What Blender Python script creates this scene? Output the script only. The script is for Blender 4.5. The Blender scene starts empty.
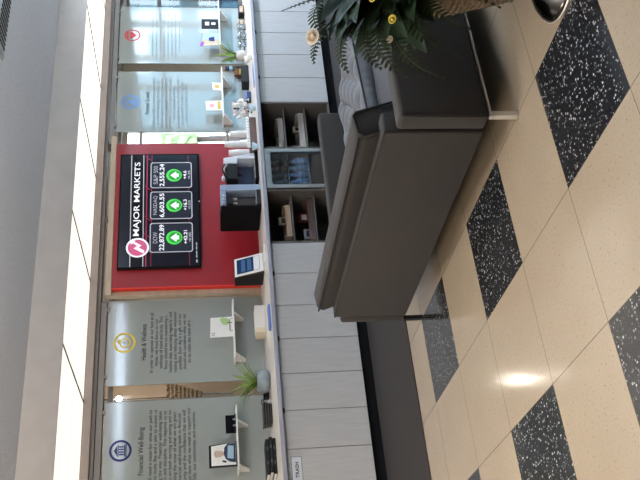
import bpy, bmesh, math, random
from math import sin, cos, pi, radians
from mathutils import Vector, Matrix
random.seed(7)
scn = bpy.context.scene
COL = scn.collection

# ------------------------------------------------------------------ materials
def new_mat(name):
    m = bpy.data.materials.new(name); m.use_nodes = True
    nt = m.node_tree
    return m, nt, nt.nodes['Principled BSDF']

def mat(name, color, rough=.5, metal=0., spec=.5, noise=0., nscale=8., stretch=(1, 1, 1), bump=0., bscale=200., emit=None, estr=0., coat=0., sheen=0.):
    m, nt, b = new_mat(name)
    b.inputs['Base Color'].default_value = (*color, 1)
    b.inputs['Roughness'].default_value = rough
    b.inputs['Metallic'].default_value = metal
    b.inputs['Specular IOR Level'].default_value = spec
    b.inputs['Coat Weight'].default_value = coat
    b.inputs['Sheen Weight'].default_value = sheen
    tc = nt.nodes.new('ShaderNodeTexCoord')
    mp = nt.nodes.new('ShaderNodeMapping'); mp.inputs['Scale'].default_value = stretch
    nt.links.new(tc.outputs['Object'], mp.inputs['Vector'])
    n = nt.nodes.new('ShaderNodeTexNoise'); n.inputs['Scale'].default_value = nscale; n.inputs['Detail'].default_value = 4
    nt.links.new(mp.outputs['Vector'], n.inputs['Vector'])
    r = nt.nodes.new('ShaderNodeMapRange'); r.inputs['From Min'].default_value = .3; r.inputs['From Max'].default_value = .7
    r.inputs['To Min'].default_value = 1 - noise; r.inputs['To Max'].default_value = 1 + noise
    nt.links.new(n.outputs['Fac'], r.inputs['Value'])
    v = nt.nodes.new('ShaderNodeVectorMath'); v.operation = 'SCALE'; v.inputs[0].default_value = color
    nt.links.new(r.outputs['Result'], v.inputs['Scale'])
    nt.links.new(v.outputs['Vector'], b.inputs['Base Color'])
    if bump:
        bn = nt.nodes.new('ShaderNodeTexNoise'); bn.inputs['Scale'].default_value = bscale; bn.inputs['Detail'].default_value = 3
        nt.links.new(mp.outputs['Vector'], bn.inputs['Vector'])
        bp = nt.nodes.new('ShaderNodeBump'); bp.inputs['Strength'].default_value = bump; bp.inputs['Distance'].default_value = .01
        nt.links.new(bn.outputs['Fac'], bp.inputs['Height']); nt.links.new(bp.outputs['Normal'], b.inputs['Normal'])
    if emit:
        b.inputs['Emission Color'].default_value = (*emit, 1); b.inputs['Emission Strength'].default_value = estr
    return m

def floor_tile_mat():
    T = .6096
    m, nt, b = new_mat('terrazzo_tiles'); L = nt.links.new; N = nt.nodes.new
    tc = N('ShaderNodeTexCoord'); sx = N('ShaderNodeSeparateXYZ'); L(tc.outputs['Object'], sx.inputs[0])
    def math_(op, a, c=None):
        n = N('ShaderNodeMath'); n.operation = op
        for i, val in enumerate((a, c)):
            if val is None: continue
            if isinstance(val, (int, float)): n.inputs[i].default_value = val
            else: L(val, n.inputs[i])
        return n.outputs[0]
    cx = math_('DIVIDE', sx.outputs['X'], T); cy = math_('DIVIDE', sx.outputs['Y'], T)
    fx = math_('FLOOR', cx); fy = math_('FLOOR', cy)
    ex = math_('LESS_THAN', math_('FLOORED_MODULO', fx, 2), .5)
    oy = math_('GREATER_THAN', math_('FLOORED_MODULO', fy, 2), .5)
    dark = math_('MULTIPLY', ex, oy)
    # joints
    gx = math_('ABSOLUTE', math_('SUBTRACT', cx, math_('ROUND', cx))); gy = math_('ABSOLUTE', math_('SUBTRACT', cy, math_('ROUND', cy)))
    joint = math_('LESS_THAN', math_('MINIMUM', gx, gy), .0032)
    # dark tile with white chips
    vo = N('ShaderNodeTexVoronoi'); vo.inputs['Scale'].default_value = 78; L(tc.outputs['Object'], vo.inputs['Vector'])
    sc = N('ShaderNodeSeparateColor'); L(vo.outputs['Color'], sc.inputs[0])
    size = math_('MULTIPLY', sc.outputs[0], .46)
    n0 = N('ShaderNodeTexNoise'); n0.inputs['Scale'].default_value = 150; L(tc.outputs['Object'], n0.inputs['Vector'])
    dist = math_('ADD', vo.outputs['Distance'], math_('MULTIPLY', math_('SUBTRACT', n0.outputs['Fac'], .5), .35))
    chip = math_('MULTIPLY', math_('LESS_THAN', dist, size), math_('GREATER_THAN', sc.outputs[1], .22))
    chipc = N('ShaderNodeMix'); chipc.data_type = 'RGBA'
    chipc.inputs[6].default_value = (.014, .015, .018, 1); chipc.inputs[7].default_value = (.42, .42, .40, 1)
    L(math_('MULTIPLY', chip, math_('ADD', math_('MULTIPLY', sc.outputs[2], .75), .2)), chipc.inputs[0])
    # beige tile with brown flecks
    n1 = N('ShaderNodeTexNoise'); n1.inputs['Scale'].default_value = 3.2; n1.inputs['Detail'].default_value = 5; L(tc.outputs['Object'], n1.inputs['Vector'])
    mp = N('ShaderNodeMapping'); mp.inputs['Scale'].default_value = (1.6, 1, 1); mp.inputs['Rotation'].default_value = (0, 0, .6); L(tc.outputs['Object'], mp.inputs['Vector'])
    n2 = N('ShaderNodeTexNoise'); n2.inputs['Scale'].default_value = 58; n2.inputs['Detail'].default_value = 2; L(mp.outputs[0], n2.inputs['Vector'])
    fleck = N('ShaderNodeMapRange'); fleck.inputs['From Min'].default_value = .62; fleck.inputs['From Max'].default_value = .72; L(n2.outputs['Fac'], fleck.inputs['Value'])
    n3 = N('ShaderNodeTexNoise'); n3.inputs['Scale'].default_value = 190; n3.inputs['Detail'].default_value = 2; L(tc.outputs['Object'], n3.inputs['Vector'])
    base = N('ShaderNodeMix'); base.data_type = 'RGBA'
    base.inputs[6].default_value = (.36, .285, .203, 1); base.inputs[7].default_value = (.42, .34, .245, 1); L(n1.outputs['Fac'], base.inputs[0])
    fine = N('ShaderNodeMix'); fine.data_type = 'RGBA'; fine.blend_type = 'MULTIPLY'; fine.inputs[0].default_value = .34
    L(base.outputs[2], fine.inputs[6]); L(n3.outputs['Color'], fine.inputs[7])
    fl = N('ShaderNodeMix'); fl.data_type = 'RGBA'; fl.inputs[7].default_value = (.22, .15, .10, 1)
    L(fine.outputs[2], fl.inputs[6]); L(math_('MULTIPLY', fleck.outputs[0], .8), fl.inputs[0])
    mix = N('ShaderNodeMix'); mix.data_type = 'RGBA'; L(dark, mix.inputs[0]); L(fl.outputs[2], mix.inputs[6]); L(chipc.outputs[2], mix.inputs[7])
    jm = N('ShaderNodeMix'); jm.data_type = 'RGBA'; jm.inputs[7].default_value = (.05, .035, .025, 1)
    L(math_('MULTIPLY', joint, .75), jm.inputs[0]); L(mix.outputs[2], jm.inputs[6])
    L(jm.outputs[2], b.inputs['Base Color'])
    b.inputs['Roughness'].default_value = .13; b.inputs['Specular IOR Level'].default_value = .5
    return m

def glass_mat(name, tint=(1, 1, 1), refl=.12):
    m = bpy.data.materials.new(name); m.use_nodes = True; nt = m.node_tree; nt.nodes.clear()
    o = nt.nodes.new('ShaderNodeOutputMaterial'); t = nt.nodes.new('ShaderNodeBsdfTransparent'); g = nt.nodes.new('ShaderNodeBsdfGlossy')
    t.inputs[0].default_value = (*tint, 1); g.inputs['Roughness'].default_value = .03
    mx = nt.nodes.new('ShaderNodeMixShader'); mx.inputs[0].default_value = refl
    nt.links.new(t.outputs[0], mx.inputs[1]); nt.links.new(g.outputs[0], mx.inputs[2]); nt.links.new(mx.outputs[0], o.inputs[0])
    return m

def light_panel_mat():
    m, nt, b = new_mat('luminous_diffuser')
    tc = nt.nodes.new('ShaderNodeTexCoord'); w = nt.nodes.new('ShaderNodeTexWave'); w.bands_direction = 'Y'
    w.inputs['Scale'].default_value = .72; w.inputs['Distortion'].default_value = 0
    nt.links.new(tc.outputs['Object'], w.inputs['Vector'])
    r = nt.nodes.new('ShaderNodeMapRange'); r.inputs['To Min'].default_value = .90; r.inputs['To Max'].default_value = 1.04
    nt.links.new(w.outputs['Fac'], r.inputs['Value']); nt.links.new(r.outputs[0], b.inputs['Emission Strength'])
    b.inputs['Base Color'].default_value = (.8, .78, .7, 1); b.inputs['Emission Color'].default_value = (1, .94, .85, 1)
    return m

M = {}
M['floor'] = floor_tile_mat()
M['carpet'] = mat('carpet_pile', (.021, .017, .016), .95, noise=.35, nscale=160, bump=.6, bscale=300)
M['stucco'] = mat('textured_ceiling_paint', (.62, .64, .68), .9, noise=.07, nscale=40, bump=.9, bscale=70)
M['bulkhead'] = mat('bulkhead_paint', (.60, .545, .50), .85, noise=.05, nscale=6)
M['wall'] = mat('warm_wall_paint', (.50, .365, .265), .85, noise=.04)
M['greywall'] = mat('grey_wall_paint', (.42, .41, .40), .85, noise=.04)
M['header'] = mat('brown_grey_header', (.36, .30, .27), .6, noise=.05)
M['mullion'] = mat('grey_aluminium', (.22, .20, .19), .45, metal=.3)
M['darkframe'] = mat('dark_bronze_frame', (.07, .06, .055), .5)
M['cream'] = mat('cream_wood', (.46, .37, .28), .55, noise=.08, nscale=5, stretch=(1, 1, 4))
M['panel'] = mat('etched_panel', (.32, .345, .33), .06, spec=.9, coat=.3, noise=.03, nscale=1.5)
M['red'] = mat('red_laminate', (.30, .012, .018), .32, noise=.05, nscale=3)
M['redlit'] = mat('red_lit_edge', (.75, .035, .022), .4)  # warm light on the board's left edge, put into a brighter red
M['counter'] = mat('white_laminate', (.80, .75, .70), .28, noise=.03)
M['counteredge'] = mat('grey_counter_edge', (.36, .36, .41), .35, noise=.03)
M['door'] = mat('grey_laminate_door', (.48, .47, .46), .42, noise=.06, nscale=9, stretch=(5, 5, .5))
M['carcass'] = mat('dark_carcass', (.10, .09, .08), .7, noise=.05)
M['black'] = mat('black_plastic', (.010, .010, .011), .4, spec=.3)
M['matteblack'] = mat('matte_black', (.006, .006, .007), .85, spec=.08)
M['white'] = mat('white_plastic', (.80, .79, .77), .4)
M['paper'] = mat('white_paper', (.83, .82, .80), .8)
M['creampaper'] = mat('cream_card', (.74, .66, .50), .8)
M['steel'] = mat('brushed_steel', (.62, .64, .66), .28, metal=1., noise=.06, nscale=30, stretch=(1, 1, 8))
M['chrome'] = mat('chrome', (.78, .77, .74), .3, metal=.7)
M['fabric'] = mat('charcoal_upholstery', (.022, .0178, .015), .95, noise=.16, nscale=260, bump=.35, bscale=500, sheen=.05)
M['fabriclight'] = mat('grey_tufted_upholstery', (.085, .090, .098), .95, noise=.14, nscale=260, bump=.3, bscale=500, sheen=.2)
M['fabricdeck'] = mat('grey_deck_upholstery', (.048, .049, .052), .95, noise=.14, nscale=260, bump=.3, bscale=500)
M['piping'] = mat('dark_piping', (.016, .016, .016), .9)
M['leaf'] = mat('deep_green_leaf', (.014, .030, .012), .6, spec=.25, noise=.35, nscale=12)
M['fern'] = mat('fern_green', (.026, .036, .014), .7, spec=.2, noise=.35, nscale=14)
M['grassleaf'] = mat('bright_grass_green', (.20, .32, .06), .5, noise=.3, nscale=10)
M['rose'] = mat('cream_rose_petal', (.82, .70, .54), .7, noise=.1, nscale=20)
M['yellow'] = mat('yellow_petal', (.62, .46, .06), .7, noise=.15, nscale=20)
M['basket'] = mat('woven_tan', (.10, .068, .035), .8, noise=.6, nscale=55, bump=1, bscale=60)
M['glaze'] = mat('grey_blue_glaze', (.22, .26, .29), .35, noise=.25, nscale=14)
M['stonepot'] = mat('stone_grey_pot', (.50, .46, .42), .7, noise=.1)
M['soil'] = mat('dark_soil', (.03, .022, .016), .9, noise=.4, nscale=60)
M['wood'] = mat('pale_wood', (.46, .33, .22), .6, noise=.15, nscale=10, stretch=(1, 6, 6))
M['darkwood'] = mat('dark_brown_wood', (.11, .062, .05), .6, noise=.2, nscale=10, stretch=(1, 6, 6))
M['greywood'] = mat('weathered_wood', (.46, .40, .35), .7, noise=.18, nscale=10, stretch=(1, 6, 6))
M['silver'] = mat('silver_plastic', (.74, .77, .82), .35, metal=.1)
M['bluegrey'] = mat('blue_grey_plastic', (.30, .37, .49), .35, metal=.15)
M['navy'] = mat('navy_print', (.012, .012, .12), .5)
M['navycard'] = mat('navy_card', (.02, .03, .07), .5)
M['bluecard'] = mat('blue_card', (.12, .2, .48), .5)
M['yellowprint'] = mat('yellow_print', (.75, .55, .04), .5)
M['blueprint'] = mat('blue_print', (.14, .30, .62), .5)
M['redprint'] = mat('red_print', (.55, .03, .03), .5)
M['textgrey'] = mat('dark_grey_print', (.055, .06, .06), .6)
M['textmid'] = mat('mid_grey_print', (.055, .058, .058), .6)
M['textpale'] = mat('pale_grey_print', (.20, .225, .235), .6)
M['ink'] = mat('black_ink', (.02, .02, .02), .6)
M['screen'] = mat('dark_screen', (.004, .004, .007), .12, emit=(.022, .022, .038), estr=.35)
M['barscreen'] = mat('title_band', (.004, .004, .006), .12, emit=(.01, .01, .014), estr=.3)
M['card'] = mat('ticker_card', (.01, .012, .02), .15, emit=(.040, .045, .07), estr=.5)
M['tvwhite'] = mat('screen_white', (.5, .5, .5), .3, emit=(.85, .85, .92), estr=.75)
M['tvgrey'] = mat('screen_grey', (.3, .3, .3), .3, emit=(.42, .42, .50), estr=.6)
M['tvred'] = mat('screen_red', (.2, .01, .03), .3, emit=(.36, .01, .06), estr=.55)
M['tvpink'] = mat('screen_pink', (.4, .05, .15), .3, emit=(.75, .14, .30), estr=.45)
M['tvgreen'] = mat('screen_green', (.05, .4, .05), .3, emit=(.05, .55, .05), estr=.8)
M['tvgreendark'] = mat('screen_dark_green', (.02, .2, .02), .3, emit=(.01, .28, .02), estr=.7)
M['tabletblue'] = mat('tablet_blue', (.006, .02, .06), .2, emit=(.012, .03, .085), estr=.4)
M['tabletlight'] = mat('tablet_pale', (.5, .5, .52), .2, emit=(.6, .62, .66), estr=.35)
M['tabletmid'] = mat('tablet_mid_blue', (.03, .08, .18), .2, emit=(.05, .12, .25), estr=.35)
M['skin'] = mat('printed_skin', (.58, .43, .37), .5)
M['purple'] = mat('purple_print', (.30, .06, .40), .5)
M['paleblue'] = mat('pale_blue_print', (.35, .50, .62), .5)
M['tan'] = mat('tan_print', (.50, .42, .30), .5)
M['greenprint'] = mat('pale_green_print', (.42, .58, .25), .6)
M['pinkprint'] = mat('pink_print', (.75, .38, .42), .6)
M['amber'] = mat('amber_print', (.70, .42, .08), .6)
M['redpack'] = mat('red_packet', (.20, .035, .025), .5)
M['bowl'] = mat('pale_blue_ceramic', (.45, .62, .72), .25)
M['cup'] = mat('white_paper_cup', (.72, .70, .68), .6)
M['glass'] = glass_mat('clear_pane', (.93, .96, .96), .07)
M['fridgeglass'] = glass_mat('smoked_pane', (.75, .86, .95), .10)
M['clearglass'] = glass_mat('tumbler_glass', (.85, .92, .96), .25)
M['diffuser'] = light_panel_mat()
M['bottle'] = mat('bottle_blue_label', (.10, .26, .42), .3, noise=.2, nscale=30)
M['bottledark'] = mat('dark_bottle', (.02, .03, .045), .2)
M['rattan'] = mat('gold_rattan', (.50, .32, .12), .6, noise=.5, nscale=50)
M['tree'] = mat('outdoor_foliage', (.40, .50, .26), .8, noise=.3, nscale=6)
M['darkgloss'] = mat('dark_polished_metal', (.10, .095, .09), .16, metal=1.)
M['vent'] = mat('vent_grey', (.35, .37, .40), .5)
M['backdrop_bars'] = mat('blue_backdrop', (.27, .50, .58), .8, noise=.08)
M['pavement'] = mat('outdoor_paving', (.40, .40, .38), .9, noise=.1)
M['bulb'] = mat('warm_globe', (.9, .85, .7), .4, emit=(1, .93, .80), estr=380)

# ------------------------------------------------------------------ builders (world coordinates in, local mesh out)
class MB:
    def __init__(s): s.bm = bmesh.new()
    def box(s, x0, x1, y0, y1, z0, z1, bev=0., seg=2):
        vs = [s.bm.verts.new((x, y, z)) for x in (x0, x1) for y in (y0, y1) for z in (z0, z1)]
        fs = [s.bm.faces.new([vs[i] for i in f]) for f in ((0, 1, 3, 2), (4, 6, 7, 5), (0, 4, 5, 1), (2, 3, 7, 6), (0, 2, 6, 4), (1, 5, 7, 3))]
        if bev:
            es = list({e for f in fs for e in f.edges})
            bmesh.ops.bevel(s.bm, geom=es, offset=bev, segments=seg, affect='EDGES', profile=.5)
        return s
    def prism(s, pts, axis, a0, a1, bev=0., seg=2):
        # pts: 2-D outline; axis 'x': (y,z), 'y': (x,z), 'z': (x,y)
        def v(p, a): return {'x': (a, p[0], p[1]), 'y': (p[0], a, p[1]), 'z': (p[0], p[1], a)}[axis]
        A = [s.bm.verts.new(v(p, a0)) for p in pts]; Bv = [s.bm.verts.new(v(p, a1)) for p in pts]
        n = len(pts); fs = [s.bm.faces.new(A), s.bm.faces.new(Bv[::-1])]
        for i in range(n): fs.append(s.bm.faces.new([A[i], Bv[i], Bv[(i + 1) % n], A[(i + 1) % n]]))
        bmesh.ops.recalc_face_normals(s.bm, faces=fs)
        if bev:
            es = list({e for f in fs for e in f.edges})
            bmesh.ops.bevel(s.bm, geom=es, offset=bev, segments=seg, affect='EDGES', profile=.5)
        return s
    def lathe(s, prof, c=(0, 0, 0), n=24, axis='z', sx=1., sy=1., cap=True):
        rings = []
        for r, h in prof:
            ring = []
            for k in range(n):
                a = 2 * pi * k / n; p = (r * cos(a) * sx, r * sin(a) * sy, h)
                if axis == 'y': p = (p[0], -h, p[1])
                ring.append(s.bm.verts.new((c[0] + p[0], c[1] + p[1], c[2] + p[2])))
            rings.append(ring)
        fs = []
        for a, b in zip(rings, rings[1:]):
            for k in range(n): fs.append(s.bm.faces.new([a[k], a[(k + 1) % n], b[(k + 1) % n], b[k]]))
        if cap: fs.append(s.bm.faces.new(rings[0][::-1]))
        fs.append(s.bm.faces.new(rings[-1]))
        bmesh.ops.recalc_face_normals(s.bm, faces=fs)
        for f in fs: f.smooth = True
        return s
    def tube(s, path, r, n=8, closed=False):
        P = [Vector(p) for p in path]; rings = []; m = len(P)
        for i, p in enumerate(P):
            if closed: t = (P[(i + 1) % m] - P[i - 1])
            else: t = P[min(i + 1, m - 1)] - P[max(i - 1, 0)]
            t.normalize()
            u = t.cross(Vector((0, 0, 1)))
            if u.length < 1e-3: u = t.cross(Vector((1, 0, 0)))
            u.normalize(); w = t.cross(u)
            rr = r[i] if isinstance(r, (list, tuple)) else r
            rings.append([s.bm.verts.new(p + (u * cos(2 * pi * k / n) + w * sin(2 * pi * k / n)) * rr) for k in range(n)])
        fs = []
        pairs = list(zip(rings, rings[1:])) + ([(rings[-1], rings[0])] if closed else [])
        for a, b in pairs:
            for k in range(n): fs.append(s.bm.faces.new([a[k], a[(k + 1) % n], b[(k + 1) % n], b[k]]))
        if not closed: fs.append(s.bm.faces.new(rings[0][::-1])); fs.append(s.bm.faces.new(rings[-1]))
        for f in fs: f.smooth = True
        return s
    def face(s, pts, smooth=False):
        f = s.bm.faces.new([s.bm.verts.new(p) for p in pts]); f.smooth = smooth
        return s
    def ball(s, c, r, sc=(1, 1, 1), sub=2):
        res = bmesh.ops.create_icosphere(s.bm, subdivisions=sub, radius=r, matrix=Matrix.Translation(c) @ Matrix.Diagonal((*sc, 1)))
        for v in res['verts']:
            for f in v.link_faces: f.smooth = True
        return s
    def ring(s, c, r0, r1, y, n=40):
        # flat ring facing -Y
        a = [s.bm.verts.new((c[0] + r0 * cos(2 * pi * k / n), y, c[1] + r0 * sin(2 * pi * k / n))) for k in range(n)]
        b = [s.bm.verts.new((c[0] + r1 * cos(2 * pi * k / n), y, c[1] + r1 * sin(2 * pi * k / n))) for k in range(n)]
        for k in range(n): s.bm.faces.new([a[k], b[k], b[(k + 1) % n], a[(k + 1) % n]])
        return s
    def disc(s, c, r, y, n=32):
        s.bm.faces.new([s.bm.verts.new((c[0] + r * cos(2 * pi * k / n), y, c[1] + r * sin(2 * pi * k / n))) for k in range(n)])
        return s
    def flat(s, pts, y):
        return s.face([(p[0], y, p[1]) for p in pts])
    def xform(s, mtx):
        bmesh.ops.transform(s.bm, matrix=mtx, verts=s.bm.verts); return s

def origin(o):
    v = Vector((0, 0, 0))
    while o: v += o.location; o = o.parent
    return v

def obj(name, b, m, parent=None, smooth=False):
    bm = b.bm
    if parent is not None:
        bmesh.ops.translate(bm, vec=-origin(parent), verts=bm.verts)
    me = bpy.data.meshes.new(name); bm.to_mesh(me); bm.free()
    if smooth:
        for p in me.polygons: p.use_smooth = True
    me.materials.append(M[m] if isinstance(m, str) else m)
    o = bpy.data.objects.new(name, me); COL.objects.link(o)
    if parent is not None: o.parent = parent
    return o

def thing(name, label, cat, loc=(0, 0, 0), group=None):
    o = bpy.data.objects.new(name, None); o.empty_display_size = .1; COL.objects.link(o)
    o.location = loc; o['label'] = label; o['category'] = cat
    if group: o['group'] = group
    return o

def tag(o, label, cat, group=None):
    o['label'] = label; o['category'] = cat
    if group: o['group'] = group
    return o

def single(name, b, m, label, cat, loc, group=None):
    """a thing that is one mesh, its origin at its base"""
    bmesh.ops.translate(b.bm, vec=-Vector(loc), verts=b.bm.verts)
    o = obj(name, b, m); o.location = loc
    return tag(o, label, cat, group)

def struct(name, b, m):
    o = obj(name, b, m); o['kind'] = 'structure'; return o

def text(name, s, x0, x1, z0, z1, y, m, parent, spacing=1., align='CENTER', keep=False, bold=0., shear=0.):
    cu = bpy.data.curves.new(name, 'FONT'); cu.body = s; cu.align_x = align; cu.space_line = spacing; cu.size = 1; cu.resolution_u = 3
    cu.offset = bold; cu.shear = shear
    tmp = bpy.data.objects.new(name + '_tmp', cu); COL.objects.link(tmp)
    dg = bpy.context.evaluated_depsgraph_get(); dg.update()
    me = bpy.data.meshes.new_from_object(tmp.evaluated_get(dg))
    bpy.data.objects.remove(tmp); bpy.data.curves.remove(cu)
    xs = [v.co.x for v in me.vertices]; ys = [v.co.y for v in me.vertices]
    ax, bx, ay, by = min(xs), max(xs), min(ys), max(ys)
    off = origin(parent)
    for v in me.vertices:
        px = x0 + (v.co.x - ax) / (bx - ax) * (x1 - x0); pz = z0 + (v.co.y - ay) / (by - ay) * (z1 - z0)
        v.co = (px - off.x, y - off.y, pz - off.z)
    me.name = name; me.materials.clear(); me.materials.append(M[m])
    o = bpy.data.objects.new(name, me); COL.objects.link(o); o.parent = parent
    return o

def rrect(x0, x1, z0, z1, r, n=5):
    pts = []
    for cx, cz, a0 in ((x1 - r, z1 - r, 0), (x0 + r, z1 - r, 90), (x0 + r, z0 + r, 180), (x1 - r, z0 + r, 270)):
        for k in range(n + 1):
            a = radians(a0 + 90 * k / n); pts.append((cx + r * cos(a), cz + r * sin(a)))
    return pts

# ------------------------------------------------------------------ key dimensions (metres)
ZC, YD, YP = .879, 2.968, 4.0          # counter height, cabinet door plane, panel plane
ZS, ZCEIL, YB = 2.655, 2.93, 2.66      # luminous soffit, ceiling, bulkhead face

# ------------------------------------------------------------------ the setting
struct('floor', MB().box(-6, 10.15, -8.12, 6.62, -.1, 0), 'floor')
struct('floor_carpet', MB().box(-6, 10, 1.63, 3.4, 0, .006), 'carpet')
struct('ceiling', MB().box(-6, 10, -8, 4.6, ZCEIL, ZCEIL + .12), 'stucco')
struct('ceiling_bulkhead', MB().box(-6, 10, YB - .02, YB + .004, ZS - .004, ZCEIL), 'bulkhead')
struct('wall_left', MB().box(-6.12, -6, -8, 6.62, 0, 3.0), 'greywall')
struct('wall_rear', MB().box(-6, 10, -8.12, -8, 0, ZCEIL), 'greywall')
w = MB()
for y0, y1, z0, z1 in ((-8, -3.9, 0, ZCEIL), (3.1, 6.62, 0, 3.0), (-3.9, 3.1, 0, .35), (-3.9, 3.1, 2.75, ZCEIL)):
    w.box(10, 10.15, y0, y1, z0, z1)
struct('wall_right', w, 'greywall')
wf = MB()
for y in (-3.9, -2.75, -1.4, -.55, .35, 1.3, 2.2, 3.05): wf.box(10.02, 10.1, y - .05, y + .05, .35, 2.75)
for z in (.38, 1.05, 2.15, 2.72): wf.box(10.02, 10.1, -3.9, 3.1, z - .035, z + .035)
wo = struct('window_2', wf, 'mullion')
# back wall header and trims
struct('wall_back', MB().box(-6, 10, 4.06, 4.2, 2.545, ZCEIL).box(-6, -1.2, 4.06, 4.2, 0, 2.545).box(-1.2, 10, 4.06, 4.2, 0, .8), 'header')
struct('trim_1', MB().box(-6, 10, 3.99, 4.06, 2.575, 2.65, .006), 'header')
struct('trim_2', MB().box(-6, 2.30, 4.03, 4.10, 2.475, 2.53).box(4.38, 10, 4.03, 4.10, 2.475, 2.53), 'mullion')
struct('trim_3', MB().box(2.315, 4.38, 3.89, 3.99, 2.424, 2.485, .004).box(2.315, 2.37, 3.93, 3.995, ZC, 2.424, .003), 'cream')
# glazing behind the panels
wf = MB()
for x in (-1.15, .2, 1.22, 2.33, 3.4, 4.40, 5.50, 6.62, 7.9): wf.box(x - .028, x + .028, 4.11, 4.17, .8, 2.545)
wf.box(-1.2, 10, 4.11, 4.17, .8, .86).box(-1.2, 10, 4.11, 4.17, 2.40, 2.44)
w1 = struct('window_1', wf, 'mullion')
obj('pane', MB().box(-1.2, 10, 4.135, 4.141, .86, 2.545), 'glass', w1)
# corridor beyond
cw = MB()
for x0, x1, z0, z1 in ((-6, 5.75, 0, 2.9), (7.3, 10, 0, 2.9), (5.75, 7.3, 0, .7), (5.75, 7.3, 2.62, 2.9)):
    cw.box(x0, x1, 6.5, 6.62, z0, z1)
struct('wall_corridor', cw, 'wall')
struct('ceiling_corridor', MB().box(-6, 10, 4.2, 6.62, 2.9, 3.0), 'wall')
wf = MB()
for x in (5.78, 6.02, 6.62, 7.27): wf.box(x - .03, x + .03, 6.52, 6.6, .7, 2.62)
for z in (.73, 1.05, 2.38, 2.6): wf.box(5.75, 7.3, 6.52, 6.6, z - .02, z + .02)
struct('window_3', wf, 'cream')
struct('wall_corridor_lit', MB().box(8.9, 9.95, 6.46, 6.5, 1.95, 2.45, .01), 'paper')  # lit cream stretch of corridor wall, its brightness put into the colour
# outdoors seen through the corridor window
t = thing('garden_tree', 'small leafy tree outside, seen through the narrow gap right of the red board', 'tree', (8.55, 9.2, 0))
obj('trunk', MB().tube([(8.55, 9.2, 0), (8.57, 9.2, .8), (8.53, 9.2, 1.9)], [.09, .07, .05]), 'darkwood', t)
cr = MB()
for k in range(26):
    a = random.uniform(0, 2 * pi); r = random.uniform(0, .55)
    cr.ball((8.55 + r * cos(a), 9.2 + r * sin(a), 2.0 + random.uniform(-.4, .35)), random.uniform(.12, .22), sub=1)
obj('foliage', cr, 'tree', t)

nb = thing('reflection_backdrop', 'pale blue building added outside, shaped to be mirrored in the glass panels', 'backdrop', (14.6, -4.5, 0))  # added out of view; bars and gaps shaped to pattern the panels' reflections
b = MB()
for y0, y1, z0, z1 in ((-12, -4.45, -.5, 2.75), (-12, -6.0, 2.75, 6), (-3.50, -3.22, -.5, 6), (-4.45, 2, -.5, .85), (-4.45, 2, 1.42, 1.88), (-4.45, 2, 3.14, 3.34), (-2.6, 2, -.5, 2.4)): b.box(14.5, 14.7, y0, y1, z0, z1)
obj('backdrop_bars', b, 'backdrop_bars', nb)
struct('ground_outside', MB().box(10.15, 22, -14, 14, -.6, -.5).box(-8, 10.15, 6.62, 16, -.2, -.1), 'pavement')
# baseboard under the cabinets, ceiling vent
struct('baseboard_back', MB().box(-.37, 7.5, 3.0, 3.03, .006, .105), 'matteblack')
t = thing('ceiling_vent', 'long grey slotted air vent set in the textured ceiling', 'vent', (3.85, .80, ZCEIL))
obj('frame', MB().box(2.70, 5.0, .64, .90, ZCEIL - .012, ZCEIL - .001, .004).box(2.72, 4.98, .66, .88, ZCEIL - .016, ZCEIL - .008), 'vent', t)
sl = MB()
for k in range(46):
    x = 2.74 + k * .049
    sl.prism([(x, .67), (x + .022, .67), (x + .05, .87), (x + .028, .87)], 'z', ZCEIL - .022, ZCEIL - .014)
obj('slats', sl, 'black', t)

# luminous soffit panels
edges = [-1.45, -.12, 1.21, 2.54, 3.87, 5.20, 6.53, 7.86]
wheres = ['above the trash cabinet corner', 'above the columns emblem panel', 'above the yellow emblem panel', 'above the left half of the television', 'above the right half of the television', 'above the blue emblem panel', 'above the red emblem panel']
for i in range(7):
    x0, x1 = edges[i], edges[i + 1]
    t = thing('ceiling_light', 'glowing warm white luminous ceiling panel ' + wheres[i], 'ceiling light', ((x0 + x1) / 2, 3.35, ZS), 'luminous panels of the soffit')
    obj('diffuser', MB().box(x0 + .012, x1 - .012, YB + .006, 3.99, ZS, ZS + .02), 'diffuser', t)
    obj('frame', MB().box(x0 - .010, x0 + .010, YB + .006, 3.99, ZS - .005, ZS + .03), 'darkframe', t)

# ------------------------------------------------------------------ etched glass panels
def etched_panel(x0, x1, label):
    c = (x0 + x1) / 2
    t = thing('etched_panel', label, 'panel', (c, YP, ZC), 'etched information panels')
    obj('sheet', MB().box(x0, x1, YP, YP + .012, ZC + .002, 2.455, .002, 1), 'panel', t)
    for x in (x0 + .10, x1 - .10):
        cl = MB(); cl.lathe([(.014, 0), (.014, .05)], (x, YP + .06, 2.462), 10, 'y').box(x - .018, x + .018, YP - .006, YP + .02, 2.44, 2.475, .003)
        obj('clamp', cl, 'mullion', t)
    return t, c
YT = YP - .002
p4, c4 = etched_panel(.22, 1.195, 'grey glass panel headed Financial Well-Being with navy columns emblem')
p3, c3 = etched_panel(1.362, 2.300, 'grey glass panel headed Health & Wellness with yellow ring emblem')
p2, c2 = etched_panel(4.530, 5.478, 'pale blue glass panel headed Personal Growth with blue round emblem')
p1, c1 = etched_panel(5.615, 6.605, 'bluish glass panel with red round emblem, furthest from the trash cabinet')
ic = obj('emblem', MB().ring((.712, 2.292), .082, .104, YT), 'navy', p4)
b = MB()
b.flat([(.66, 2.322), (.764, 2.322), (.712, 2.352)], YT).flat([(.655, 2.318), (.769, 2.318), (.769, 2.308), (.655, 2.308)], YT)
for x in (.668, .692, .718, .742): b.flat([(x, 2.305), (x + .014, 2.305), (x + .014, 2.262), (x, 2.262)], YT)
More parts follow.
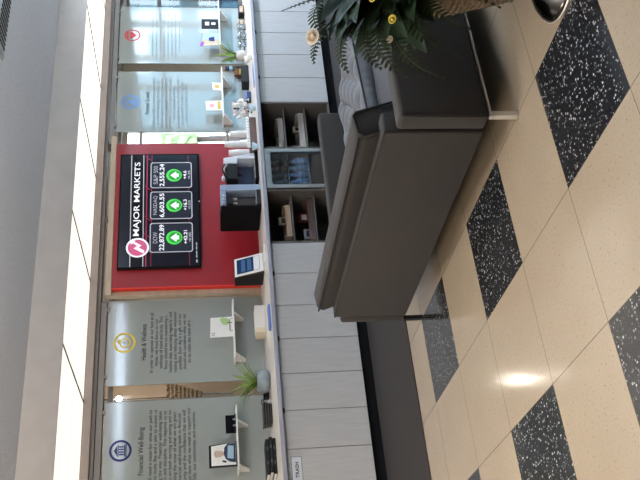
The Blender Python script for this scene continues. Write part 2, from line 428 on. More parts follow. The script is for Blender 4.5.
b.flat([(.655, 2.259), (.769, 2.259), (.769, 2.249), (.655, 2.249)], YT).flat([(.648, 2.246), (.776, 2.246), (.776, 2.236), (.648, 2.236)], YT)
obj('columns', b, 'navy', ic)
text('title', 'Financial Well-Being', .468, .930, 2.066, 2.128, YT, 'textgrey', p4, bold=.012)
text('paragraph', 'We all need a vision for what our path to\nsuccess looks like and a plan to sustain us\nalong the way. Financial well-being takes\nvision and discipline. This requires us to\nfocus on both earning and saving and on\nmaking the most of what we are given.\nFinancial well-being leads to financial\nsecurity and the confidence that we will\nalways have what we need to support our\nfamily, our community, and ourselves.', .315, 1.105, 1.582, 2.036, YT, 'textmid', p4, .95, bold=.008)
ic = obj('emblem', MB().ring((1.822, 2.284), .090, .110, YT), 'yellowprint', p3)
b = MB().ring((1.822, 2.28), .042, .056, YT)
b.flat([(1.815, 2.334), (1.829, 2.334), (1.84, 2.358), (1.826, 2.358)], YT).flat([(1.828, 2.34), (1.862, 2.352), (1.846, 2.332)], YT).flat([(1.818, 2.31), (1.826, 2.31), (1.826, 2.276), (1.818, 2.276)], YT).flat([(1.818, 2.284), (1.85, 2.284), (1.85, 2.276), (1.818, 2.276)], YT)
obj('apple', b, 'yellowprint', ic)
text('title', 'Health & Wellness', 1.622, 2.020, 2.068, 2.118, YT, 'textgrey', p3, bold=.016)
text('paragraph', 'In order to operate at our best at all\ntimes, we must focus on our\nwellness of mind and body. This\nfocus should be on maintaining a\nhealthy diet, exercising regularly, and\nresting and reducing stress whenever\npossible. Each day is a gift, and we\nshould ask ourselves what we can\ndo to make the most of it.', 1.478, 2.155, 1.625, 2.034, YT, 'textmid', p3, .95, bold=.006)
ic = obj('emblem', MB().ring((4.988, 2.293), .088, .112, YT), 'blueprint', p2)
b = MB().disc((4.988, 2.32), .026, YT, 16).flat([(4.93, 2.24), (5.046, 2.24), (5.03, 2.285), (4.988, 2.298), (4.946, 2.285)], YT).ring((4.988, 2.293), .068, .076, YT)
obj('figure', b, 'blueprint', ic)
text('title', 'Personal Growth', 4.795, 5.15, 2.073, 2.126, YT, 'textgrey', p2, bold=.016)
text('paragraph', 'Personal growth is about being committed\nto continual learning, developing our\nskills and expertise and being prepared to\nseek out new challenges for ourselves and\nour careers. Our lives grow as we do, and\nwhat we learn along the way\nopens opportunities for personal growth,\nfor now and for the future, together\nwith those who share our path.', 4.572, 5.37, 1.61, 2.043, YT, 'textpale', p2, .95, bold=.004)
ic = obj('emblem', MB().ring((6.092, 2.298), .082, .100, YT), 'redprint', p1)
b = MB()
b.flat([(6.03, 2.31), (6.06, 2.34), (6.092, 2.318), (6.124, 2.34), (6.154, 2.31), (6.092, 2.245)], YT)
b.flat([(6.03, 2.345), (6.154, 2.345), (6.135, 2.37), (6.05, 2.37)], YT)
obj('heart', b, 'redprint', ic)
# the wording here is too small to read in the photo: rows of word-length strokes
b = MB(); rnd = random.Random(3)
for k, (wl, z) in enumerate(zip((.62, .70, .72, .66, .70, .60, .72, .50), [2.04 - .048 * i for i in range(8)])):
    x = 6.092 - wl / 2 * 1.15; xe = 6.092 + wl / 2 * 1.15
    while x < xe - .02:
        l = min(rnd.uniform(.03, .10), xe - x); b.flat([(x, z), (x + l, z), (x + l, z + .011), (x, z + .011)], YT); x += l + .016
obj('paragraph', b, 'textpale', p1)

# ------------------------------------------------------------------ red board + television
rb = thing('red_board', 'tall glossy red display board behind the television', 'board', (3.30, 3.95, ZC))
obj('face', MB().box(2.385, 4.262, 3.88, 3.99, ZC + .002, 2.420, .003, 1), 'red', rb)
obj('edge_band', MB().box(2.372, 2.385, 3.878, 3.99, ZC + .002, 2.422), 'redlit', rb)  # left edge of the board, its lit tone painted in

tv = thing('mounted_television', 'large wall television showing MAJOR MARKETS with three price cards', 'television', (3.335, 3.87, 1.5))
YV = 3.84
obj('casing', MB().box(2.59, 4.078, YV + .004, 3.878, 1.497, 2.372, .006), 'black', tv)
obj('bezel', MB().prism(rrect(2.592, 4.076, 1.499, 2.370, .006), 'y', YV, YV + .006), 'matteblack', tv)
scr = obj('screen', MB().flat([(2.606, 1.52), (4.062, 1.52), (4.062, 2.358), (2.606, 2.358)], YV - .001), 'screen', tv)
b = MB()
for zz, h in ((2.07, .012), (2.02, .006), (1.62, .004)): b.flat([(2.606, zz), (4.062, zz), (4.062, zz + h), (2.606, zz + h)], YV - .0014)
for x in (2.78, 2.95, 3.17, 3.57, 3.98): b.flat([(x, 2.03), (x + .012, 2.03), (x + .075, 2.10), (x + .066, 2.10)], YV - .0014)
obj('red_streaks', b, 'tvred', scr)
tb = obj('title_band', MB().flat([(2.606, 2.108), (4.062, 2.118), (4.062, 2.245), (2.606, 2.235)], YV - .002), 'barscreen', tv)
obj('band_lines', MB().flat([(2.606, 2.233), (4.062, 2.243), (4.062, 2.253), (2.606, 2.243)], YV - .003).flat([(2.606, 2.100), (4.062, 2.110), (4.062, 2.120), (2.606, 2.110)], YV - .003), 'tvgrey', tb)
text('headline', 'MAJOR MARKETS', 2.985, 3.962, 2.132, 2.214, YV - .003, 'tvwhite', tb, bold=.012)
em = obj('emblem', MB().disc((2.838, 2.163), .105, YV - .004), 'tvpink', tv)
obj('emblem_ring', MB().ring((2.838, 2.163), .100, .120, YV - .005), 'tvwhite', em)
obj('emblem_arrow', MB().flat([(2.765, 2.10), (2.80, 2.09), (2.84, 2.15), (2.865, 2.12), (2.915, 2.20), (2.925, 2.175), (2.93, 2.235), (2.875, 2.235), (2.895, 2.215), (2.86, 2.165), (2.83, 2.205)], YV - .005), 'tvwhite', em)
for x0, x1, head, price, ch1, ch2 in ((2.772, 3.145, 'DOW', '22,872.89', '+42.21', '+0.18%'), (3.192, 3.556, 'NASDAQ', '6,603.55', '+16.3', '+0.25%'), (3.602, 3.957, 'S&P 500', '2,555.24', '+4.6', '+0.18%')):
    cd = obj('price_card', MB().flat(rrect(x0, x1, 1.583, 2.038, .03), YV - .003), 'card', tv)
    o_, i_ = rrect(x0, x1, 1.583, 2.038, .03), rrect(x0 + .011, x1 - .011, 1.594, 2.027, .022)
    b = MB(); n = len(o_)
    for k in range(n): b.flat([o_[k], o_[(k + 1) % n], i_[(k + 1) % n], i_[k]], YV - .004)
    obj('card_rim', b, 'tvgrey', cd)
    c = (x0 + x1) / 2
    if head == 'S&P 500':
        text('ticker', 'S&P', c - .125, c + .005, 1.957, 2.005, YV - .0045, 'tvgrey', cd); text('ticker', '500', c + .03, c + .125, 1.957, 2.005, YV - .0045, 'tvgrey', cd)
    else: text('ticker', head, c - (.07 if head == 'DOW' else .125), c + (.07 if head == 'DOW' else .125), 1.957, 2.005, YV - .0045, 'tvgrey', cd)
    text('price', price, x0 + .024, x1 - .024, 1.878, 1.938, YV - .0045, 'tvwhite', cd, bold=.02)
    obj('green_disc', MB().disc((c - .005, 1.780), .086, YV - .0045), 'tvgreen', cd)
    obj('green_core', MB().disc((c - .005, 1.772), .066, YV - .005), 'tvgreendark', cd)
    obj('up_arrow', MB().flat([(c - .06, 1.755), (c + .05, 1.755), (c - .005, 1.822)], YV - .0055).flat([(c - .03, 1.728), (c + .02, 1.728), (c + .02, 1.752), (c - .03, 1.752)], YV - .0055), 'tvwhite', cd)
    text('change', ch1, c - .085 * len(ch1) / 6, c + .085 * len(ch1) / 6, 1.642, 1.680, YV - .0045, 'tvwhite', cd, bold=.02)
    text('percent', ch2, c - .06, c + .06, 1.602, 1.628, YV - .0045, 'tvgrey', cd, bold=.015)
obj('status_light', MB().disc((3.42, 1.508), .007, YV - .002, 10), 'tvwhite', tv)
fb = MB()
for x in (2.64, 2.70, 2.745, 2.80, 2.85): fb.flat([(x, 1.54), (x + .038, 1.54), (x + .038, 1.552), (x, 1.552)], YV - .003)
obj('footnote', fb, 'tvgrey', tv)

# ------------------------------------------------------------------ countertop and base cabinets
ct = thing('countertop', 'long white countertop with grey front edge running under the glass panels', 'countertop', (3.5, 3.5, ZC - .04))
obj('top', MB().box(-.40, 7.5, 2.935, 4.055, ZC - .03, ZC, .004), 'counter', ct)
obj('edge_band', MB().box(-.40, 7.5, 2.922, 2.935, ZC - .036, ZC + .001, .003), 'counteredge', ct)
ZD0, ZD1 = .105, .836
def base_cabinet(x0, x1, label):
    t = thing('base_cabinet', label, 'cabinet', ((x0 + x1) / 2, 3.3, 0), 'grey base cabinets')
    obj('carcass', MB().box(x0 + .001, x1 - .001, YD + .02, 3.9, .105, ZC - .031), 'carcass', t)
    xm = (x0 + x1) / 2
    for a, c_ in ((x0, xm), (xm, x1)):
        obj('door', MB().box(a + .003, c_ - .003, YD, YD + .019, ZD0, ZD1, .0015, 1), 'door', t)
    obj('door_pull', MB().box(xm - .022, xm + .022, YD - .012, YD + .004, ZD1 - .012, ZD1 + .006, .003), 'black', t)
    return t
for x0, x1, lab in ((.306, .982, 'grey two-door base cabinet right beside the cabinet marked TRASH'), (.982, 1.655, 'grey two-door base cabinet under the yellow emblem panel, second from the trash cabinet'),
                    (1.655, 2.325, 'grey two-door base cabinet adjoining the open shelves left of the drinks fridge'),
                    (4.095, 4.785, 'pale blue-grey two-door base cabinet adjoining the open shelves right of the fridge'),
                    (4.785, 5.460, 'pale blue-grey two-door base cabinet under the blue emblem panel'),
                    (5.460, 6.140, 'pale two-door base cabinet under the red emblem panel, behind the flowers'),
                    (6.140, 6.820, 'pale base cabinet last in the row, beyond the cream rose')):
    base_cabinet(x0, x1, lab)
t = thing('trash_cabinet', 'grey cabinet with a small framed plate reading TRASH', 'cabinet', (-.03, 3.3, 0))
obj('carcass', MB().box(-.37, .305, YD + .02, 3.9, .105, ZC - .031), 'carcass', t)
obj('door', MB().box(-.367, .303, YD, YD + .019, ZD0, ZD1, .0015, 1), 'door', t)
pl = obj('name_plate', MB().box(.02, .236, YD - .006, YD, .716, .798, .002, 1), 'silver', t)
obj('plate_border', MB().prism([(.017, .713), (.239, .713), (.239, .801), (.017, .801)], 'y', YD - .004, YD - .001), 'black', pl)
text('lettering', 'TRASH', .062, .192, .741, .772, YD - .0075, 'ink', pl, bold=.02)
obj('door_pull', MB().box(-.055, -.011, YD - .012, YD + .004, ZD1 - .012, ZD1 + .006, .003), 'black', t)

def open_shelf(x0, x1, label):
    t = thing('open_shelf_unit', label, 'shelf', ((x0 + x1) / 2, 3.3, 0))
    b = MB().box(x0, x0 + .018, YD, 3.6, .105, ZC - .031).box(x1 - .018, x1, YD, 3.6, .105, ZC - .031).box(x0 + .018, x1 - .018, 3.585, 3.6, .105, ZC - .031)
    b.box(x0 + .018, x1 - .018, YD, 3.585, .105, .125).box(x0 + .018, x1 - .018, YD, 3.585, ZC - .045, ZC - .032)
    obj('carcass', b, 'carcass', t)
    for z in (.372, .600): obj('shelf', MB().box(x0 + .018, x1 - .018, 3.05, 3.585, z - .014, z), 'carcass', t)
    return t
open_shelf(2.328, 2.955, 'dark open shelf bay left of the drinks fridge, holding wooden trays')
open_shelf(3.470, 4.092, 'dark open shelf bay right of the drinks fridge, holding wooden trays')
def tray(x0, x1, z, m, label, h=.055):
    t = thing('wooden_tray', label, 'tray', ((x0 + x1) / 2, 3.28, z))
    obj('base', MB().box(x0, x1, 3.12, 3.44, z, z + .012), m, t)
    obj('front_board', MB().box(x0, x1, 3.11, 3.125, z, z + h, .003), m, t)
    obj('rear_board', MB().box(x0, x1, 3.435, 3.45, z, z + h, .003), m, t)
    for x in (x0, x1 - .014): obj('end_board', MB().box(x, x + .014, 3.125, 3.435, z, z + h + .02, .003), m, t)
    return t
tray(2.49, 2.86, .601, 'wood', 'pale wooden tray on the upper shelf left of the fridge')
tray(2.44, 2.93, .373, 'darkwood', 'dark brown wooden tray on the lower shelf left of the fridge')
tray(3.60, 3.99, .601, 'greywood', 'weathered grey tray on the upper shelf right of the fridge')
tray(3.56, 4.06, .373, 'greywood', 'weathered grey tray on the lower shelf right of the fridge', .06)
def packet(x, z, m, label, s=(.07, .03, .09), m2='paper'):
    t = thing('snack_packet', label, 'packet', (x, 3.25, z))
    obj('pouch', MB().prism([(x - s[0] / 2, z), (x + s[0] / 2, z), (x + s[0] * .47, z + s[2] * .5), (x + s[0] / 2, z + s[2]), (x - s[0] / 2, z + s[2]), (x - s[0] * .47, z + s[2] * .5)], 'y', 3.25, 3.25 + s[1], .006), m, t)
    obj('label_patch', MB().flat([(x - s[0] * .3, z + s[2] * .3), (x + s[0] * .3, z + s[2] * .3), (x + s[0] * .3, z + s[2] * .7), (x - s[0] * .3, z + s[2] * .7)], 3.2485), m2, t)
packet(2.76, .615, 'tan', 'tan packet sticking up from the pale wooden tray', (.10, .03, .10), 'soil')
packet(2.80, .387, 'redpack', 'reddish packet standing in the dark brown tray', (.10, .04, .13), 'paper')
packet(2.60, .387, 'paper', 'white packet standing in the dark brown tray', (.12, .03, .08), 'navycard')
packet(3.68, .615, 'amber', 'amber packet standing in the upper weathered tray', (.07, .03, .09), 'paper')
packet(3.66, .387, 'paper', 'crumpled white packet in the lower weathered tray', (.13, .04, .12), 'tan')
packet(3.95, .387, 'tan', 'small tan packet in the lower weathered tray', (.08, .04, .09), 'soil')

fr = thing('drinks_fridge', 'under-counter drinks fridge with steel framed glass door', 'fridge', (3.21, 3.3, 0))
b = MB().box(2.962, 2.98, YD + .03, 3.6, .02, .842).box(3.445, 3.463, YD + .03, 3.6, .02, .842).box(2.98, 3.445, 3.56, 3.6, .02, .842).box(2.98, 3.445, YD + .03, 3.56, .02, .10).box(2.98, 3.445, YD + .03, 3.56, .81, .842)
obj('cabinet_shell', b, 'black', fr)
b = MB().box(2.965, 3.01, YD - .01, YD + .028, .10, .838, .004).box(3.415, 3.46, YD - .01, YD + .028, .10, .838, .004).box(3.01, 3.415, YD - .01, YD + .028, .775, .838, .004).box(3.01, 3.415, YD - .01, YD + .028, .10, .16, .004)
dr = obj('door', b, 'steel', fr)
obj('pane', MB().box(3.01, 3.415, YD + .005, YD + .010, .16, .775), 'fridgeglass', dr)
for z in (.372, .585):
    b = MB()
    for k in range(9): b.tube([(2.985, 3.06 + k * .055, z), (3.44, 3.06 + k * .055, z)], .003, 6)
    b.tube([(2.985, 3.05, z + .006), (3.44, 3.05, z + .006)], .005, 6)
    obj('wire_rack', b, 'steel', fr)
def bottle(x, y, z, h, r, m, m2, label, group=None):
    t = thing('drink_bottle', label, 'bottle', (x, y, z), group)
    obj('body', MB().lathe([(r * .9, 0), (r, .01), (r, h * .62), (r * .42, h * .84), (r * .42, h * .93)], (x, y, z), 14), m, t)
    obj('cap', MB().lathe([(r * .48, h * .93), (r * .48, h)], (x, y, z), 12), 'white', t)
    obj('wrap', MB().lathe([(r * 1.02, h * .22), (r * 1.02, h * .55)], (x, y, z), 14), m2, t)
for k in range(5):
    bottle(3.40 - k * .088 + .0, 3.10, .379, .19, .036, 'bottle', 'paleblue', 'blue-labelled bottle in the row on the fridge middle rack', 'bottles on the fridge middle rack')
for k in range(5):
    bottle(3.40 - k * .088, 3.12, .592, .17, .032, 'bottledark', 'redpack' if k == 1 else 'bottledark', 'dark bottle with red wrap on the fridge top rack' if k == 1 else 'plain dark bottle on the fridge top rack', None if k == 1 else 'dark bottles on the fridge top rack')

# ------------------------------------------------------------------ small shelves on the glass panels and what stands on them
def shelf(x0, x1, z, label):
    t = thing('bracket_shelf', label, 'shelf', ((x0 + x1) / 2, 3.9, z), 'white shelves on the glass panels')
    obj('board', MB().box(x0, x1, 3.80, 3.998, z - .014, z, .002, 1), 'white', t)
    for x in (x0 + .035, x1 - .165):
        obj('bracket', MB().prism([(3.998, z - .014), (3.805, z - .014), (3.812, z - .026), (3.965, z - .118), (3.998, z - .118)], 'x', x, x + .022, .002, 1), 'white', t)
    return t
ZSH = 1.208
shelf(.405, 1.035, ZSH, 'white bracket shelf on the Financial Well-Being panel')
shelf(1.525, 2.175, ZSH - .012, 'white bracket shelf on the Health & Wellness panel')
shelf(4.59, 5.38, ZSH, 'white bracket shelf on the Personal Growth panel')
shelf(5.74, 6.53, ZSH + .004, 'white bracket shelf on the red emblem panel')

# magazine with portrait
zb = ZSH + .001; YM = 3.86
t = thing('magazine', 'framed magazine cover with a person in blue printed top on the leftmost shelf', 'magazine', (.57, YM, zb))
lean = [(.46, zb), (.695, zb + .003), (.665, zb + .262), (.455, zb + .262)]
obj('cover', MB().prism(lean, 'y', YM, YM + .012), 'black', t)
q = [(.475, zb + .012), (.688, zb + .014), (.658, zb + .240), (.472, zb + .240)]
ph = obj('photograph', MB().flat(q, YM - .001), 'paper', t)
b = MB().flat([(.495, zb + .014), (.684, zb + .016), (.676, zb + .09), (.64, zb + .118), (.575, zb + .125), (.53, zb + .105), (.505, zb + .07)], YM - .002)
obj('printed_shirt', b, 'navycard', ph)
fc = obj('printed_face', MB().flat([(.583 + .031 * cos(a), zb + .166 + .040 * sin(a)) for a in [2 * pi * k / 18 for k in range(18)]], YM - .002).flat([(.565, zb + .110), (.605, zb + .110), (.600, zb + .14), (.567, zb + .14)], YM - .0018), 'skin', ph)
obj('printed_features', MB().flat([(.566, zb + .172), (.577, zb + .172), (.577, zb + .178), (.566, zb + .178)], YM - .0024).flat([(.589, zb + .172), (.600, zb + .172), (.600, zb + .178), (.589, zb + .178)], YM - .0024).flat([(.572, zb + .144), (.595, zb + .144), (.592, zb + .149), (.575, zb + .149)], YM - .0024), 'tan', ph)
obj('printed_wristwatch', MB().flat([(.495, zb + .105), (.512, zb + .10), (.522, zb + .135), (.508, zb + .142)], YM - .0024), 'ink', ph)
obj('printed_hair', MB().flat([(.550, zb + .175), (.552, zb + .205), (.582, zb + .216), (.612, zb + .205), (.616, zb + .175), (.604, zb + .192), (.583, zb + .197), (.562, zb + .192)], YM - .0022), 'tan', ph)
obj('printed_panel', MB().flat([(.53, zb + .035), (.655, zb + .03), (.66, zb + .085), (.54, zb + .092)], YM - .0025), 'paleblue', ph)
# black card holder
t = thing('card_holder', 'small black card holder beside the magazine on the leftmost shelf', 'card holder', (.865, 3.86, zb))
obj('back_plate', MB().prism([(.78, zb), (.955, zb), (.955, zb + .098), (.78, zb + .098)], 'y', 3.86, 3.875, .002, 1), 'matteblack', t)
obj('lip', MB().box(.78, .955, 3.82, 3.86, zb, zb + .012, .002, 1), 'black', t)
for x in (.83, .89): obj('clip', MB().box(x, x + .015, 3.815, 3.822, zb, zb + .03), 'steel', t)
# white card with green tree
z3 = ZSH - .011
t = thing('greeting_card', 'white card with a green tree drawing on the Health & Wellness shelf', 'card', (1.895, 3.87, z3))
obj('card_sheet', MB().prism([(1.79, z3), (2.01, z3), (2.0, z3 + .225), (1.78, z3 + .232)], 'y', 3.87, 3.876), 'paper', t)
b = MB().disc((1.955, z3 + .075), .042, 3.8685, 18).disc((1.975, z3 + .10), .028, 3.8682, 14)
dwg = obj('tree_drawing', b, 'greenprint', t)
obj('trunk_line', MB().flat([(1.935, z3 + .005), (1.942, z3 + .005), (1.945, z3 + .06), (1.938, z3 + .06)], 3.868).flat([(1.86, z3 + .03), (1.92, z3 + .03), (1.92, z3 + .034), (1.86, z3 + .034)], 3.868), 'ink', dwg)
text('numerals', '52', 1.795, 1.835, z3 + .185, z3 + .215, 3.8685, 'ink', t)
obj('stand', MB().tube([(1.975, 3.84, z3 + .004), (1.975, 3.862, z3 + .03), (1.84, 3.862, z3 + .03), (1.84, 3.84, z3 + .004)], .003, 6), 'black', t)
# cards on the Personal Growth shelf
z2 = ZSH + .001
t = thing('small_card', 'small white card with amber picture on the Personal Growth shelf', 'card', (5.12, 3.87, z2))
obj('card_sheet', MB().prism([(5.06, z2), (5.18, z2 + .001), (5.185, z2 + .115), (5.07, z2 + .105)], 'y', 3.87, 3.875), 'paper', t)
obj('picture', MB().disc((5.122, z2 + .055), .03, 3.8685, 14), 'amber', t)
t = thing('sign_card', 'white sign card with pink and yellow marks on the Personal Growth shelf', 'card', (4.82, 3.87, z2))
obj('card_sheet', MB().prism([(4.75, z2), (4.90, z2), (4.89, z2 + .195), (4.745, z2 + .195)], 'y', 3.87, 3.876), 'paper', t)
obj('pink_mark', MB().disc((4.82, z2 + .125), .03, 3.8685, 14), 'pinkprint', t)
obj('yellow_mark', MB().flat([(4.765, z2 + .02), (4.885, z2 + .02), (4.885, z2 + .055), (4.765, z2 + .055)], 3.8685), 'yellow', t)
# dark photo frame + open brochure
z1 = ZSH + .005
t = thing('photo_frame', 'black photo frame with two pale pictures on the red emblem shelf', 'frame', (6.18, 3.87, z1))
obj('border', MB().prism([(6.10, z1), (6.265, z1), (6.265, z1 + .215), (6.10, z1 + .215)], 'y', 3.87, 3.885, .003, 1), 'black', t)
obj('pictures', MB().flat([(6.15, z1 + .12), (6.21, z1 + .12), (6.21, z1 + .17), (6.15, z1 + .17)], 3.868).flat([(6.16, z1 + .04), (6.20, z1 + .04), (6.20, z1 + .09), (6.16, z1 + .09)], 3.868), 'paper', t)
t = thing('brochure', 'open colourful brochure with purple top standing on the red emblem shelf', 'brochure', (5.9, 3.86, z1))
obj('left_page', MB().prism([(5.80, z1), (5.90, z1), (5.89, z1 + .21), (5.775, z1 + .245)], 'y', 3.86, 3.866), 'tan', t)
obj('right_page', MB().prism([(5.90, z1), (6.0, z1), (6.015, z1 + .20), (5.89, z1 + .21)], 'y', 3.858, 3.864), 'paleblue', t)
obj('purple_patch', MB().flat([(5.78, z1 + .20), (5.85, z1 + .19), (5.85, z1 + .225), (5.776, z1 + .243)], 3.856), 'purple', t)
obj('dark_patch', MB().flat([(5.86, z1 + .06), (5.94, z1 + .06), (5.92, z1 + .13), (5.87, z1 + .13)], 3.8555), 'navy', t)

# ------------------------------------------------------------------ things on the counter
zc = ZC + .001
# three black notebooks
for k, lab in enumerate(('black notebook at the bottom of the stack on the left counter end', 'black notebook in the middle of the stack on the left counter end', 'black notebook on top of the stack on the left counter end')):
    z = zc + k * .031; dx = (0, .012, -.006)[k]
    t = thing('notebook', lab, 'notebook', (.40 + dx, 3.52, z), 'notebooks stacked on the counter')
    b = MB().box(.24 + dx, .56 + dx, 3.42, 3.64, z, z + .004).box(.24 + dx, .56 + dx, 3.42, 3.64, z + .026, z + .030).box(.24 + dx, .56 + dx, 3.42, 3.424, z, z + .03)
    obj('cover', b, 'black', t)
    obj('pages', MB().box(.236 + dx, .555 + dx, 3.428, 3.635, z + .004, z + .026), 'paper', t)
    obj('spine_labels', MB().box(.33 + dx, .36 + dx, 3.4185, 3.42, z + .006, z + .024).box(.46 + dx, .49 + dx, 3.4185, 3.42, z + .006, z + .024), 'textmid', t)
# wire caddy
t = thing('wire_caddy', 'black wire caddy with a loop handle near the grassy plant', 'caddy', (.85, 3.63, zc))
obj('tub', MB().prism([(.76, zc), (.94, zc), (.955, zc + .085), (.745, zc + .085)], 'y', 3.56, 3.70, .006), 'black', t)
b = MB()
for k in range(4):
    z = zc + .015 + k * .022; e = .002 * k
    b.tube([(.752 - e, 3.552, z), (.948 + e, 3.552, z), (.948 + e, 3.708, z), (.752 - e, 3.708, z)], .004, 6, True)
obj('wires', b, 'darkframe', t)
obj('handle', MB().tube([(.945, 3.57, zc + .06), (.985, 3.57, zc + .085), (.995, 3.63, zc + .09), (.985, 3.69, zc + .085), (.945, 3.69, zc + .06)], .005, 8), 'darkframe', t)
t = thing('paper_clip_box', 'tiny black box tucked behind the grey-blue plant pot', 'box', (1.13, 3.80, zc))
obj('box_body', MB().box(1.08, 1.15, 3.77, 3.84, zc, zc + .045, .003), 'black', t)
obj('box_lid', MB().box(1.078, 1.152, 3.768, 3.842, zc + .045, zc + .055, .002), 'matteblack', t)
# grassy plants
def grass_plant(x, y, z, r, h, potm, label, tips, nblade=34, spread=.30, height=.24):
    t = thing('potted_grass', label, 'plant', (x, y, z))
    p = obj('pot', MB().lathe([(r * .62, 0), (r * .9, h * .18), (r, h * .5), (r * .92, h * .82), (r * .72, h), (r * .60, h), (r * .60, h * .9)], (x, y, z), 28), potm, t)
    obj('soil', MB().lathe([(r * .6, h * .86), (r * .3, h * .93)], (x, y, z), 18), 'soil', p)
    b = MB()
    def blade(tip, wd):
        p0 = Vector((x + random.uniform(-.03, .03), y + random.uniform(-.03, .03), z + h * .88)); p3 = Vector(tip)
        pm = (p0 + p3) / 2 + Vector((0, 0, .07 + .10 * (p3 - p0).length)); side = (p3 - p0).cross(Vector((0, 0, 1)))
        if side.length < 1e-3: side = Vector((1, 0, 0))
        side.normalize(); side = (side + Vector((.3, -.5, 0))).normalized(); L_, R_ = [], []
        for k in range(8):
            u = k / 7; c = p0 * (1 - u) ** 2 + pm * 2 * u * (1 - u) + p3 * u * u; c.z = max(c.z, zc + .022); ww = wd * (1 - u ** 2.2) * (.6 + .8 * u if u < .5 else 1) + .0006
            L_.append(b.bm.verts.new(c - side * ww)); R_.append(b.bm.verts.new(c + side * ww))
        for k in range(7): b.bm.faces.new([L_[k], R_[k], R_[k + 1], L_[k + 1]]).smooth = True
    for tp in tips:
        blade(tp, .013); blade((tp[0] - .03, tp[1] - .02, tp[2] - .035), .010); blade((x + (tp[0] - x) * .75, y + (tp[1] - y) * .75, tp[2] + .01), .009)
    for k in range(nblade):
        a = random.uniform(0, 2 * pi); rr = random.uniform(.08, spread)
        blade((x + rr * cos(a), y + rr * sin(a) * .7, z + h + height * random.uniform(.35, 1) * (1 - .35 * rr / spread)), random.uniform(.005, .009))
    obj('blades', b, 'grassleaf', t)
    return t
grass_plant(1.18, 3.60, zc, .118, .125, 'glaze', 'spiky green plant in a round grey-blue glazed pot on the counter', [(1.54, 3.55, 1.15), (1.50, 3.52, .95), (1.43, 3.42, .90), (1.03, 3.6, 1.28), (.83, 3.6, 1.15), (.97, 3.5, 1.11), (.82, 3.62, 1.25), (1.38, 3.5, 1.02), (1.29, 3.6, 1.24), (.90, 3.55, 1.20), (1.60, 3.6, 1.05)])
grass_plant(5.615, 3.86, zc, .072, .13, 'stonepot', 'small grassy plant in a stone-grey pot between the two blue panels', [(5.58, 3.80, 1.27), (5.72, 3.74, 1.22), (5.36, 3.80, 1.10), (5.22, 3.80, 1.0), (5.84, 3.72, 1.25), (5.90, 3.70, 1.12), (5.42, 3.8, 1.2)], 22, .11, .26)
# paper box, flyers
t = thing('paper_box', 'white paper box with a cream end on the counter below the yellow emblem panel', 'box', (1.88, 3.76, zc))
obj('box_body', MB().box(1.785, 2.03, 3.68, 3.86, zc, zc + .098, .003), 'paper', t)
obj('cream_end', MB().box(1.735, 1.785, 3.68, 3.86, zc, zc + .096, .003), 'creampaper', t)
obj('lid', MB().box(1.783, 2.032, 3.678, 3.862, zc + .072, zc + .100, .002), 'paper', t)
single('blue_folder', MB().box(1.47, 1.70, 3.02, 3.12, zc, zc + .022, .004), 'bluecard', 'thin blue folder lying at the counter front edge', 'folder', (1.58, 3.07, zc))
single('paper_sheet', MB().prism([(1.46, 3.20), (1.74, 3.24), (1.72, 3.46), (1.44, 3.42)], 'z', zc, zc + .004), 'paper', 'loose white paper sheets lying behind the blue folder', 'paper', (1.6, 3.33, zc))
# tablet on stand
t = thing('tablet_kiosk', 'white framed tablet leaning on a black wedge stand before the red board', 'tablet', (2.32, 3.46, zc))
obj('stand', MB().prism([(3.40, zc), (3.70, zc), (3.70, zc + .285), (3.53, zc + .295)], 'x', 2.268, 2.456, .004), 'black', t)
def slant(x, u, d=0.):   # u along tablet height 0..1, d outwards
    return (x, 3.375 + u * .125 - d, zc + .012 + u * .275 + d * .45)
b = MB()
A = [slant(x, u, .004) for x, u in ((2.262, 0), (2.462, 0), (2.462, 1), (2.262, 1))]; B_ = [slant(x, u, -.010) for x, u in ((2.262, 0), (2.462, 0), (2.462, 1), (2.262, 1))]
va = [b.bm.verts.new(p) for p in A]; vb = [b.bm.verts.new(p) for p in B_]
b.bm.faces.new(va); b.bm.faces.new(vb[::-1])
for k in range(4): b.bm.faces.new([va[k], vb[k], vb[(k + 1) % 4], va[(k + 1) % 4]])
bmesh.ops.recalc_face_normals(b.bm, faces=b.bm.faces[:])
fm = obj('white_frame', b, 'white', t)
def patch(name, x0, x1, u0, u1, m, d, par): return obj(name, MB().face([slant(x0, u0, d), slant(x1, u0, d), slant(x1, u1, d), slant(x0, u1, d)]), m, par)
sc = patch('display', 2.280, 2.444, .10, .92, 'tabletblue', .006, t)
patch('display_footer', 2.283, 2.441, .11, .32, 'tabletlight', .007, sc)
patch('display_picture', 2.295, 2.430, .40, .55, 'tabletmid', .007, sc); patch('display_heading', 2.295, 2.430, .62, .76, 'tabletmid', .007, sc)
obj('base_plate', MB().box(2.262, 2.462, 3.20, 3.38, zc, zc + .008, .002, 1), 'white', t)
